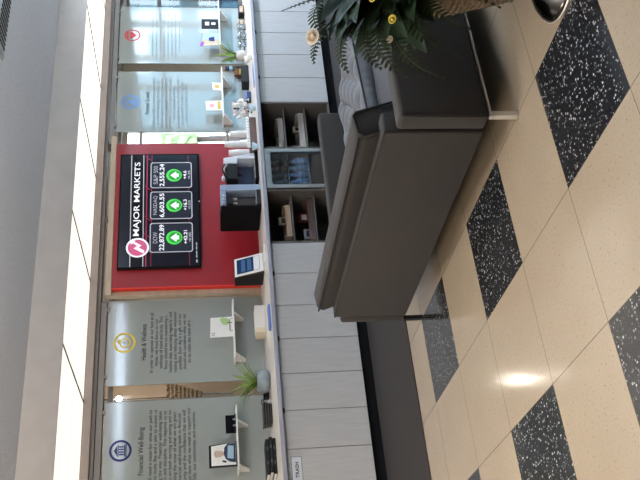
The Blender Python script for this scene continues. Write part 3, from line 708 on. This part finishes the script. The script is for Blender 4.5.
# large coffee machine
t = thing('coffee_machine', 'large black coffee machine with blue-grey front on the counter', 'coffee machine', (3.06, 3.48, zc))
X0, X1, Yf, Yb, Zt = 2.915, 3.195, 3.21, 3.68, 1.292
obj('body', MB().box(X0, X1, Yf + .13, Yb, zc, Zt, .012), 'matteblack', t)
obj('side_column', MB().box(3.115, X1, Yf, Yf + .15, zc, Zt, .010), 'bluegrey', t)
obj('front_edge', MB().box(X0, X0 + .018, Yf, Yf + .14, zc, Zt, .004), 'matteblack', t)
obj('head', MB().box(X0 + .018, 3.115, Yf, Yf + .14, 1.235, Zt, .008), 'bluegrey', t)
sp = obj('spout_block', MB().box(2.955, 3.075, Yf + .01, Yf + .12, 1.165, 1.235, .012), 'black', t)
obj('nozzles', MB().lathe([(.014, 0), (.011, -.045)], (2.99, Yf + .05, 1.166), 10).lathe([(.014, 0), (.011, -.045)], (3.045, Yf + .05, 1.166), 10), 'chrome', sp)
b = MB()
for x in (2.97, 3.01, 3.05): b.lathe([(.012, 0), (.010, .008)], (x, Yf + .0, 1.262), 10, 'y')
obj('buttons', b, 'silver', t)
obj('recess_back', MB().box(2.94, 3.11, Yf + .118, Yf + .13, .93, 1.165), 'darkframe', t)
obj('drip_tray', MB().box(X0 + .018, 3.115, Yf - .02, Yf + .13, zc, .925, .004), 'black', t)
obj('drip_grille', MB().box(2.945, 3.105, Yf - .01, Yf + .11, .925, .931, .002, 1), 'steel', t)
# pod brewer
t = thing('pod_brewer', 'smaller silver and black coffee brewer right of the large machine', 'coffee machine', (3.47, 3.42, zc))
obj('side_shell', MB().prism([(3.565, zc + .02), (3.645, zc + .02), (3.575, 1.245), (3.50, 1.235), (3.50, 1.10), (3.565, 1.10)], 'y', 3.26, 3.60, .008), 'silver', t)
obj('rear_body', MB().box(3.30, 3.565, 3.42, 3.62, zc, 1.20, .012), 'silver', t)
obj('base', MB().box(3.285, 3.65, 3.24, 3.62, zc, zc + .035, .008), 'matteblack', t)
obj('dark_recess', MB().box(3.31, 3.545, 3.385, 3.42, zc + .05, 1.105, .004), 'navycard', t)
hd = obj('brew_head', MB().prism([(3.29, 1.10), (3.50, 1.10), (3.505, 1.20), (3.44, 1.235), (3.31, 1.215)], 'y', 3.255, 3.45, .012), 'black', t)
obj('lever', MB().tube([(3.30, 3.27, 1.19), (3.32, 3.235, 1.235), (3.40, 3.225, 1.262), (3.47, 3.235, 1.24)], .010, 8), 'black', hd)
obj('cap_knob', MB().lathe([(.03, 0), (.032, .02), (.02, .035)], (3.375, 3.36, 1.232), 16), 'silver', hd)
obj('spout', MB().lathe([(.03, 1.10), (.024, 1.06), (.015, 1.05)], (3.40, 3.31, 0), 14), 'black', hd)
obj('drip_grille', MB().box(3.31, 3.54, 3.25, 3.37, zc + .035, zc + .042, .002, 1), 'steel', t)
# stacks of paper cups
def cup_stack(x, y, z, n, label, lid=None):
    for k in range(n):
        zz = z + k * .021
        o = single('paper_cup', MB().lathe([(.044, 0), (.0435, .003), (.042, .004), (.031, .098), (.029, .10)], (x, y, zz), 16, cap=False), 'cup', label, 'cup', (x, y, zz), 'stacked paper cups')
for x, y, n, lab in ((4.165, 3.60, 9, 'white paper cup in the right stack beside the coffee machines'), (4.035, 3.62, 12, 'white paper cup in the tallest stack, middle of three beside the machines'), (3.915, 3.62, 10, 'white paper cup in the left stack nearest the pod brewer')):
    cup_stack(x, y, zc, n, lab)
# condiment caddy
t = thing('condiment_box', 'brown box with a scalloped row of white sachets along its top', 'box', (3.87, 3.28, zc))
obj('box_body', MB().box(3.66, 4.08, 3.20, 3.40, zc, zc + .075, .004), 'darkwood', t)
b = MB()
for k in range(11): b.lathe([(.018, 0), (.021, .006), (.018, .012)], (3.68 + k * .038, 3.20 + .008, zc + .090), 12, 'y')
b.box(3.665, 4.075, 3.202, 3.21, zc + .072, zc + .086)
obj('sachets', b, 'white', t)
for x, lab in ((4.14, 'pale blue bowl at the right end of the scalloped brown box'), (3.615, 'pale blue bowl at the left end of the scalloped brown box')):
    t = thing('small_bowl', lab, 'bowl', (x, 3.12, zc))
    obj('body', MB().lathe([(.020, 0), (.026, .008), (.044, .05), (.048, .062), (.044, .062), (.026, .015)], (x, 3.12, zc), 20), 'bowl', t)
    obj('filling', MB().lathe([(.036, .045), (.012, .056)], (x, 3.12, zc), 16), 'paper', t)
# sachet carousel
t = thing('sachet_carousel', 'bushy rack of white and spotted sachets under the Personal Growth shelf', 'rack', (4.54, 3.60, zc))
obj('pole', MB().lathe([(.055, 0), (.055, .012), (.010, .016), (.010, .21)], (4.54, 3.60, zc), 16), 'black', t)
for m, seed, n, nm in (('paper', 1, 34, 'white_sachets'), ('pinkprint', 2, 8, 'pink_sachets'), ('navycard', 5, 7, 'dark_sachets')):
    rn = random.Random(seed); b = MB()
    for k in range(n):
        a = rn.uniform(0, 2 * pi); zz = zc + rn.uniform(.05, .22); r = rn.uniform(.05, .115)
        c = Vector((4.54 + r * cos(a), 3.60 + r * sin(a), zz)); q = Matrix.Rotation(rn.uniform(0, 6), 3, 'Z') @ Matrix.Rotation(rn.uniform(-.6, .6), 3, 'X')
        s_ = .024 if m == 'paper' else .016
        b = MB().prism([(-s_, -s_), (s_, -s_), (s_, s_), (-s_, s_)], 'y', -.003, .003)
        for v in b.bm.verts: v.co = q @ v.co + c
        obj('sachet', b, m, t)
t = thing('navy_tin', 'small navy tin on the counter right of the sachet rack', 'tin', (4.73, 3.62, zc))
obj('tin_body', MB().box(4.68, 4.78, 3.57, 3.67, zc, zc + .062, .006), 'navycard', t)
obj('tin_lid', MB().box(4.677, 4.783, 3.567, 3.673, zc + .05, zc + .07, .005), 'bluecard', t)
t = thing('utensil_tray', 'black open tray with brown contents below the Personal Growth shelf end', 'tray', (5.20, 3.80, zc))
b = MB().box(5.07, 5.33, 3.72, 3.88, zc, zc + .01).box(5.07, 5.08, 3.72, 3.88, zc, zc + .085).box(5.32, 5.33, 3.72, 3.88, zc, zc + .085).box(5.08, 5.32, 3.72, 3.73, zc, zc + .085).box(5.08, 5.32, 3.87, 3.88, zc, zc + .085)
obj('tray_body', b, 'black', t)
obj('contents', MB().box(5.085, 5.315, 3.735, 3.865, zc + .01, zc + .07, .01), 'darkwood', t)
t = thing('snack_bag', 'red and yellow snack bag below the gap between the blue panels', 'bag', (5.42, 3.96, zc))
obj('pouch', MB().prism([(5.36, zc), (5.48, zc), (5.47, zc + .08), (5.48, zc + .16), (5.36, zc + .16), (5.37, zc + .08)], 'y', 3.93, 3.97, .008), 'redpack', t)
obj('yellow_band', MB().flat([(5.37, zc + .06), (5.47, zc + .06), (5.47, zc + .10), (5.37, zc + .10)], 3.928), 'yellow', t)
t = thing('dark_carton', 'dark carton standing behind the red and yellow snack bag', 'carton', (5.53, 3.99, zc))
obj('carton_body', MB().box(5.485, 5.535, 3.955, 3.99, zc, zc + .27, .003), 'navycard', t)
obj('carton_band', MB().box(5.484, 5.536, 3.954, 3.991, zc + .18, zc + .22), 'paleblue', t)
for x, y, lab in ((5.23, 3.52, 'small white cup just in front of the stone-grey pot'), (4.93, 3.16, 'small white cup nearest the counter front edge below the grey pot')):
    t = thing('drinking_cup', lab, 'cup', (x, y, zc))
    obj('cup_wall', MB().lathe([(.030, 0), (.040, .045), (.042, .05), (.038, .047), (.028, .004)], (x, y, zc), 18), 'white', t)
    obj('rim', MB().lathe([(.0405, .045), (.044, .049), (.0405, .053)], (x, y, zc), 18), 'paper', t)
single('blue_leaflet', MB().prism([(4.42, 3.0), (4.70, 3.02), (4.69, 3.12), (4.41, 3.10)], 'z', zc, zc + .006), 'bluecard', 'blue leaflet lying along the counter front under the blue emblem panel', 'leaflet', (4.55, 3.06, zc))
# glasses
for k, (x, y) in enumerate(((6.01, 3.75), (5.94, 3.84), (5.87, 3.75), (5.79, 3.84))):
    t = thing('glass_tumbler', 'clear glass tumbler in the row under the red emblem shelf', 'glass', (x, y, zc), 'tumblers under the red emblem shelf')
    obj('glass_wall', MB().lathe([(.030, 0), (.038, .11), (.036, .11), (.028, .01)], (x, y, zc), 18), 'clearglass', t)
    obj('glass_base', MB().lathe([(.029, .001), (.029, .012)], (x, y, zc), 18), 'bluegrey', t)
t = thing('wire_rack', 'dark wire rack around the tumblers under the red emblem shelf', 'rack', (5.86, 3.80, zc))
b = MB()
for z in (.02, .075): b.tube([(5.73, 3.69, zc + z), (6.07, 3.69, zc + z), (6.07, 3.92, zc + z), (5.73, 3.92, zc + z)], .005, 6, True)
obj('rails', b, 'darkframe', t)
b = MB()
for x, y in ((5.73, 3.69), (6.07, 3.69), (6.07, 3.92), (5.73, 3.92), (5.90, 3.69)): b.tube([(x, y, zc), (x, y, zc + .08)], .005, 6)
obj('posts', b, 'darkframe', t)
t = thing('napkin_holder', 'black napkin holder at the right end of the counter', 'holder', (6.35, 3.84, zc))
obj('holder_shell', MB().box(6.28, 6.43, 3.78, 3.92, zc, zc + .075, .008), 'black', t)
obj('napkins', MB().box(6.30, 6.41, 3.774, 3.90, zc + .015, zc + .06, .004), 'wood', t)
t = thing('tan_canister', 'short tan canister between the tumblers and the napkin holder', 'canister', (6.16, 3.84, zc))
obj('canister_body', MB().lathe([(.052, 0), (.055, .005), (.055, .07), (.05, .075)], (6.16, 3.84, zc), 20), 'tan', t)
obj('canister_lid', MB().lathe([(.056, .066), (.056, .080), (.05, .085)], (6.16, 3.84, zc), 20), 'wood', t)
# corridor things
t = thing('rattan_pendant', 'gold rattan pendant with a white cord tail seen between the left panels', 'lamp', (1.69, 5.2, 1.2))
b = MB()
for k in range(9):
    z = 1.90 - k * .045; r = .13 * (1 - k / 9) + .02
    for j in range(14):
        a = 2 * pi * (j + .5 * (k % 2)) / 14; b.ball((1.69 + r * cos(a), 5.2 + r * sin(a), z), .022, (1, 1, .8), 1)
obj('woven_shade', b, 'rattan', t)
b = MB()
for k in range(14): b.ball((1.715 - .001 * k, 5.2, 1.50 - k * .024), .017, sub=1)
obj('cord_tail', b, 'paper', t)
obj('hanging_cord', MB().tube([(1.69, 5.2, 1.90), (1.69, 5.2, 2.90)], .004, 6), 'black', t)
t = thing('globe_lamp', 'small warm globe lamp hanging in the corridor behind the panels', 'lamp', (1.95, 5.84, 2.46))
obj('globe', MB().ball((1.95, 5.84, 2.51), .032, sub=3), 'bulb', t)
obj('cord', MB().tube([(1.95, 5.84, 2.54), (1.95, 5.84, 2.90)], .006, 6), 'black', t)
t = thing('dark_monitor', 'dark monitor beyond the glass at the right edge above the counter', 'monitor', (7.2, 4.6, .8))
obj('casing', MB().box(6.92, 7.7, 4.60, 4.65, .90, 1.22, .008), 'black', t)
obj('display', MB().flat([(6.94, .92), (7.68, .92), (7.68, 1.20), (6.94, 1.20)], 4.599), 'navycard', t)
obj('stand', MB().box(7.25, 7.35, 4.62, 4.66, .0, .95), 'black', t)

# ------------------------------------------------------------------ sofa (seen from behind)
so = thing('sofa', 'charcoal grey upholstered sofa with tufted seat cushion seen from behind', 'sofa', (1.45, .10, 0))
XB = .58; Y0s, Y1s = -.98, 1.20; XF = 2.36
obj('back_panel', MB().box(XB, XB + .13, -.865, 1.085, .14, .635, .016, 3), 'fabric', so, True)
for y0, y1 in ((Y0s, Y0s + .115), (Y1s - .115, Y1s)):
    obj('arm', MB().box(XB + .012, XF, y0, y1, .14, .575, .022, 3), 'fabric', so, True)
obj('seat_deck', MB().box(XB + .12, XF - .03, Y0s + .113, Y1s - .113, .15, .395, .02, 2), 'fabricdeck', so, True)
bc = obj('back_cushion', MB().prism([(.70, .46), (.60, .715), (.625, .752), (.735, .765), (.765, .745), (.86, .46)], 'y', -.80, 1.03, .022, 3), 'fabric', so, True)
def piping(path): return MB().tube(path, .0055, 6)
obj('piping', MB().tube([(.607, -.79, .742), (.604, 1.02, .742)], .006, 6).tube([(.692, -.802, .485), (.612, -.802, .705), (.628, -.802, .742), (.735, -.802, .757), (.758, -.802, .742), (.845, -.802, .49)], .006, 6), 'piping', bc)
obj('panel_piping', MB().tube([(XB + .006, -.865, .629), (XB + .006, 1.085, .629)], .005, 6).tube([(XB + .004, Y0s + .006, .565), (XB + .006, Y0s + .006, .15)], .004, 6), 'piping', so)
# tufted cushion
cx0, cx1, cy0, cy1 = .86, 2.30, .0, .98
zb0 = .398
def ztop(x, y):
    base = .500 + .040 * (x - 1.45)
    ed = min((x - cx0) / .10, (cx1 - x) / .10, (y - cy0) / .07, (cy1 - y) / .10, 1)
    e = -.030 * (1 - max(ed, 0)) ** 2
    sp = .135; u, v = (x - cx0) / sp, (y - cy0) / sp
    # diamond tufting
    du, dv = u + v, u - v
    a = abs(sin(pi * du / 2)) * abs(sin(pi * dv / 2))
    return base + e - .058 * (1 - a ** .5) * max(min(ed, 1), 0) + .004 - .10 * max(0, y - .15)
b = MB(); NX, NY = 96, 64
g = [[b.bm.verts.new((cx0 + (cx1 - cx0) * i / NX, cy0 + (cy1 - cy0) * j / NY, ztop(cx0 + (cx1 - cx0) * i / NX, cy0 + (cy1 - cy0) * j / NY))) for j in range(NY + 1)] for i in range(NX + 1)]
for i in range(NX):
    for j in range(NY): b.bm.faces.new([g[i][j], g[i + 1][j], g[i + 1][j + 1], g[i][j + 1]])
loop = [g[i][0] for i in range(NX)] + [g[NX][j] for j in range(NY)] + [g[i][NY] for i in range(NX, 0, -1)] + [g[0][j] for j in range(NY, 0, -1)]
rings = [loop]
for lev in range(1, 7):
    f = lev / 6; ring = []
    for k, v in enumerate(loop):
        zt = v.co.z; bul = .016 * sin(pi * f) + .0035 * sin(k * 1.1 + 2.2 * sin(k * .23)) * sin(pi * f)
        nx = -1 if abs(v.co.x - cx0) < 1e-6 else (1 if abs(v.co.x - cx1) < 1e-6 else 0); ny = -1 if abs(v.co.y - cy0) < 1e-6 else (1 if abs(v.co.y - cy1) < 1e-6 else 0)
        ring.append(b.bm.verts.new((v.co.x + nx * bul, v.co.y + ny * bul, zt + (zb0 - zt) * f)))
    rings.append(ring)
for a, c in zip(rings, rings[1:]):
    for k in range(len(loop)): b.bm.faces.new([a[k], c[k], c[(k + 1) % len(loop)], a[(k + 1) % len(loop)]])
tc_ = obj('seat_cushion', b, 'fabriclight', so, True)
path = [(cx0 + (cx1 - cx0) * k / 40, cy0 - .004, ztop(cx0 + (cx1 - cx0) * k / 40, cy0) - .001) for k in range(41)] + [(cx1 + .004, cy0 + (cy1 - cy0) * k / 30, ztop(cx1, cy0 + (cy1 - cy0) * k / 30) - .001) for k in range(31)]
obj('piping', MB().tube(path, .006, 6), 'piping', tc_)
# steel base
for ya in (Y0s + .004, Y1s - .035): obj('base_rail', MB().box(XB + .02, XF - .02, ya, ya + .03, .131, .141), 'chrome', so)
for x, y in ((XB + .012, Y0s + .006), (XB + .012, Y1s - .036), (XF - .06, Y0s + .006), (XF - .06, Y1s - .036)):
    obj('leg', MB().box(x, x + .03, y, y + .03, .001, .141, .002, 1), 'chrome' if y < 0 else 'black', so)  # far legs black: shade under the sofa put into the colour

# ------------------------------------------------------------------ flower arrangement in a woven planter
FX, FY = 1.20, -1.37
fl = thing('flower_arrangement', 'large arrangement of ferns, dark leaves and cream roses in a woven tan planter', 'plant', (FX, FY, 0))
pt = obj('planter', MB().lathe([(.165, .001), (.175, .02), (.225, .20), (.262, .40), (.275, .44), (.255, .44), (.24, .38)], (FX, FY, 0), 40), 'basket', fl)
b = MB()
for k in range(14):
    z = .03 + k * .03; r = .176 + (.262 - .172) * (z / .40)
    b.tube([(FX + (r + .004 * (-1) ** (j + k)) * cos(2 * pi * j / 40), FY + (r + .004 * (-1) ** (j + k)) * sin(2 * pi * j / 40), z) for j in range(40)], .008, 5, True)
obj('weave', b, 'basket', pt)
obj('soil', MB().lathe([(.235, .375), (.1, .40)], (FX, FY, 0), 24), 'soil', pt)
def bez(p0, p1, p2, n): return [p0 * (1 - k / n) ** 2 + p1 * 2 * (k / n) * (1 - k / n) + p2 * (k / n) ** 2 for k in range(n + 1)]
def frond(tip, mid=None, wid=.06, n=26):
    p0 = Vector((FX + random.uniform(-.08, .02), FY + random.uniform(-.05, .05), .40)); p2 = Vector(tip)
    p1 = Vector(mid) if mid else (p0 + p2) / 2 + Vector((0, 0, .28))
    pts = bez(p0, p1, p2, n); b = MB(); b.tube(pts, [.004 * (1 - k / (n + 2)) + .0012 for k in range(n + 1)], 5)
    for k in range(4, n + 1):
        t = (pts[k] - pts[k - 1]).normalized(); s_ = t.cross(Vector((.35, -.75, .55)))
        if s_.length < .05: s_ = t.cross(Vector((0, 0, 1)))
        s_.normalize(); u = k / n; l = wid * (sin(pi * min(1, .12 + u * .90)) ** .7) + .008
        for sg in (-1, 1):
            d = (s_ * sg + t * .45).normalized(); nn = t.cross(d).normalized(); hw = t * .0062
            a = pts[k]; e = a + d * l - Vector((0, 0, .10 * l)); m_ = a + d * l * .55 + nn * .003
            b.face([a - hw, m_ - hw * 1.15, e, m_ + hw * 1.15, a + hw])
    return obj('fern_frond', b, 'fern', fl)
fronds = [((.56, -1.30, .87), (.80, -1.35, 1.00)), ((.50, -1.33, .47), (.66, -1.36, .86)), ((.535, -1.30, .62), (.74, -1.36, .92)), ((.60, -1.36, .40), (.78, -1.42, .78)),
          ((.70, -1.42, .34), (.86, -1.46, .70)), ((.79, -1.46, .20), (.95, -1.55, .62)), ((.60, -1.28, .72), (.80, -1.33, .94)), ((.83, -1.55, .33), (.98, -1.60, .72)),
          ((.66, -1.25, 1.0), (.90, -1.30, 1.02)), ((.92, -1.30, 1.12), (1.02, -1.33, .9)), ((1.5, -1.5, .9), (1.4, -1.45, 1.0)), ((1.65, -1.35, .6), (1.45, -1.38, .95)), ((1.3, -1.75, .6), (1.25, -1.6, .9)), ((.74, -1.31, .56), (.90, -1.35, .80))]
for tp, md in fronds: frond(tp, md, random.uniform(.045, .06))
for k in range(16):
    a = random.uniform(2.2, 4.4); r = random.uniform(.38, .56); zt = random.uniform(.42, .95)
    tp = (FX + r * cos(a), max(min(FY + r * sin(a) * .6, -1.10), -1.66), zt)
    frond(tp, (FX + .5 * r * cos(a), FY + .3 * r * sin(a), zt + .25), random.uniform(.04, .055))
def leafblade(b, base, tip, w_, up=(0, -.5, .8)):
    base, tip = Vector(base), Vector(tip); t = tip - base; s_ = t.cross(Vector(up)).normalized(); n_ = s_.cross(t).normalized(); N_ = 8
    rows = []
    for k in range(N_ + 1):
        u = k / N_; c = base + t * u + n_ * (.10 * t.length * sin(pi * u)) - Vector((0, 0, .12 * t.length * u * u)); ww = w_ * (sin(pi * min(1, .04 + u * .96)) ** .8)
        rows.append([b.bm.verts.new(c - s_ * ww + n_ * ww * .25), b.bm.verts.new(c), b.bm.verts.new(c + s_ * ww + n_ * ww * .25)])
    for a, c in zip(rows, rows[1:]):
        for q in range(2): b.bm.faces.new([a[q], a[q + 1], c[q + 1], c[q]]).smooth = True
b = MB()
fixed = [((1.02, -1.36, .62), (.72, -1.32, .95), .075), ((1.0, -1.38, .60), (.73, -1.36, .80), .07), ((1.0, -1.40, .55), (.70, -1.40, .64), .07), ((1.05, -1.33, .60), (.86, -1.28, 1.02), .08), ((1.03, -1.34, .58), (.80, -1.27, .93), .08),
         ((1.05, -1.38, .6), (.84, -1.42, .98), .07), ((1.05, -1.42, .5), (.80, -1.50, .52), .07), ((1.06, -1.45, .45), (.86, -1.56, .38), .065), ((1.12, -1.4, .6), (.98, -1.4, 1.05), .08), ((1.1, -1.30, .6), (1.0, -1.2, .98), .08)]
for a, c, w_ in fixed: leafblade(b, a, c, w_)
for k in range(34):
    a = random.uniform(2.3, 4.2); r = random.uniform(.26, .40); zt = random.uniform(.55, 1.0)
    c0 = Vector((FX - .12 + .06 * cos(a), FY + .05 * sin(a), random.uniform(.45, .75)))
    leafblade(b, c0, (c0.x + r * cos(a), max(c0.y + r * sin(a) * .55, -1.6), zt), random.uniform(.045, .075))
for k in range(90):
    a = random.uniform(0, 2 * pi); el = random.uniform(-.2, 1.3); r = random.uniform(.20, .42)
    c0 = Vector((FX - .03 + .10 * cos(a), FY + .08 * sin(a), random.uniform(.44, .72)))
    d = Vector((cos(a) * cos(el), sin(a) * cos(el) * .72, sin(el) * .9))
    leafblade(b, c0, c0 + d * r, random.uniform(.035, .065))
obj('broad_leaves', b, 'leaf', fl)
b = MB()
for k in range(16):
    a = random.uniform(0, 2 * pi); r = random.uniform(.05, .16)
    b.tube([(FX + .05 * cos(a), FY + .05 * sin(a), .38), (FX + r * cos(a), FY + r * sin(a), random.uniform(.65, .85))], .004, 5)
obj('stems', b, 'fern', fl)
def flower(c, r, m, rings=4):
    b = MB(); c = Vector(c); rn = random.Random(int(c.x * 1000))
    b.ball(c, r * .45, sub=2)
    for q in range(rings):
        n = 3 + q * 2; rr = r * (.35 + .65 * (q + 1) / rings)
        for k in range(n):
            a = 2 * pi * (k + .5 * q) / n + rn.uniform(-.15, .15); th = .25 + 1.15 * q / rings
            d = Vector((-.35, -.6, .72)).normalized(); u = d.cross(Vector((0, 0, 1))).normalized(); v = u.cross(d)
            out = u * cos(a) + v * sin(a); tan_ = -u * sin(a) + v * cos(a); hw = rr * .62
            p0 = c + out * r * .12 - d * r * .35; p1 = c + out * rr * (.5 + .3 * th) + d * rr * .25; p2 = c + out * rr * (.62 + .4 * th) + d * r * (.62 - .62 * q / rings)
            vs = [[b.bm.verts.new(p + tan_ * hw * s_ * e + out * (-.12 * rr * abs(s_))) for s_ in (-1, -.5, 0, .5, 1)] for p, e in ((p0, .35), (p1, 1), (p2, .75))]
            for A_, B2 in zip(vs, vs[1:]):
                for j in range(4): b.bm.faces.new([A_[j], A_[j + 1], B2[j + 1], B2[j]]).smooth = True
    o = obj('flower', b, m, fl); return o
flower((.757, -1.305, 1.0), .034, 'rose')['label'] = 'fully open cream rose at the tip'
flower((.655, -1.51, .70), .019, 'yellow', 3)['label'] = 'small yellow bud'
flower((.735, -1.55, .78), .018, 'yellow', 3)
flower((.712, -1.34, .672), .016, 'rose', 3)
b = MB().tube([(1.05, FY, .5), (.9, -1.33, .85), (.765, -1.308, .985)], .004, 6)
obj('rose_stem', b, 'fern', fl)

# ------------------------------------------------------------------ stanchion base and floor cap at the right edge
t = thing('stanchion_post', 'dark polished round metal base beside the large black tile', 'post', (.80, -1.62, 0))
sx0, sy0 = .80, -1.62
obj('base', MB().lathe([(.182, .001), (.185, .010), (.178, .022), (.150, .050), (.10, .080), (.05, .105), (.026, .135), (.022, .17)], (sx0, sy0, 0), 48), 'darkgloss', t)
obj('base_rim', MB().lathe([(.183, .001), (.190, .006), (.183, .012)], (sx0, sy0, 0), 48), 'chrome', t)
obj('upright', MB().lathe([(.021, .16), (.021, .92), (.034, .93), (.034, .97), (.02, .985)], (sx0, sy0, 0), 24), 'darkgloss', t)

# ------------------------------------------------------------------ light
wd = bpy.data.worlds.new('sky'); scn.world = wd; wd.use_nodes = True
bg = wd.node_tree.nodes['Background']; bg.inputs[0].default_value = (.62, .82, 1.0, 1); bg.inputs[1].default_value = 10.5
def area(name, loc, rot, sx, sy, power, color, portal=False):
    l = bpy.data.lights.new(name, 'AREA'); l.shape = 'RECTANGLE'; l.size = sx; l.size_y = sy; l.energy = power; l.color = color
    o = bpy.data.objects.new(name, l); o.location = loc; o.rotation_euler = rot; COL.objects.link(o)
    if portal: l.cycles.is_portal = True
    return o
area('window_portal', (9.98, -.4, 1.55), (0, radians(90), 0), 2.4, 7.0, 1, (1, 1, 1), True)
for x, y, p in ((-4.4, -.8, 130), (-3.2, 1.2, 130)):
    area('overhead_fill', (x, y, ZCEIL - .03), (0, 0, 0), 1.2, .6, p, (1, .88, .72))  # unseen warm lights overhead, added for the room's ambient light
for x, y, p, c in ((-.5, -.6, 230, (1, .93, .86)), (4.0, -2.0, 380, (.72, .85, 1.0))):
    area('ceiling_fill', (x, y, 2.25), (pi, 0, 0), 2.5, .3, p, c)  # unseen upward area lights, added to brighten the ceiling
area('overhead_fill', (7.3, 1.75, ZCEIL - .03), (0, 0, 0), 3.0, .3, 300, (.74, .84, 1.0))  # unseen cool light, added to brighten the right-hand cabinets
area('corridor_fill', (4.5, 5.4, 2.88), (0, 0, 0), 6, .5, 34, (1, .92, .84))  # unseen area light, added to light the corridor

# ------------------------------------------------------------------ camera
cam = bpy.data.cameras.new('camera'); co = bpy.data.objects.new('camera', cam); COL.objects.link(co)
yaw, pitch, roll = .55063197, -.14034749, -.02295341
f = Vector((sin(yaw) * cos(pitch), cos(yaw) * cos(pitch), sin(pitch)))
r = Vector((cos(yaw), -sin(yaw), 0)); u = r.cross(f)
r2 = r * cos(roll) + u * sin(roll); u2 = -r * sin(roll) + u * cos(roll)
mw = Matrix.Identity(4)
for i in range(3): mw[i][0] = -u2[i]; mw[i][1] = r2[i]; mw[i][2] = -f[i]     # the phone was held sideways
mw[0][3], mw[1][3], mw[2][3] = -1.88567, -3.92916, 1.50183
co.matrix_world = mw
cam.sensor_width = 36; cam.lens = 844.7294 / 640 * 36; cam.clip_start = .05
scn.camera = co
scn.view_settings.view_transform = 'Standard'; scn.view_settings.look = 'None'
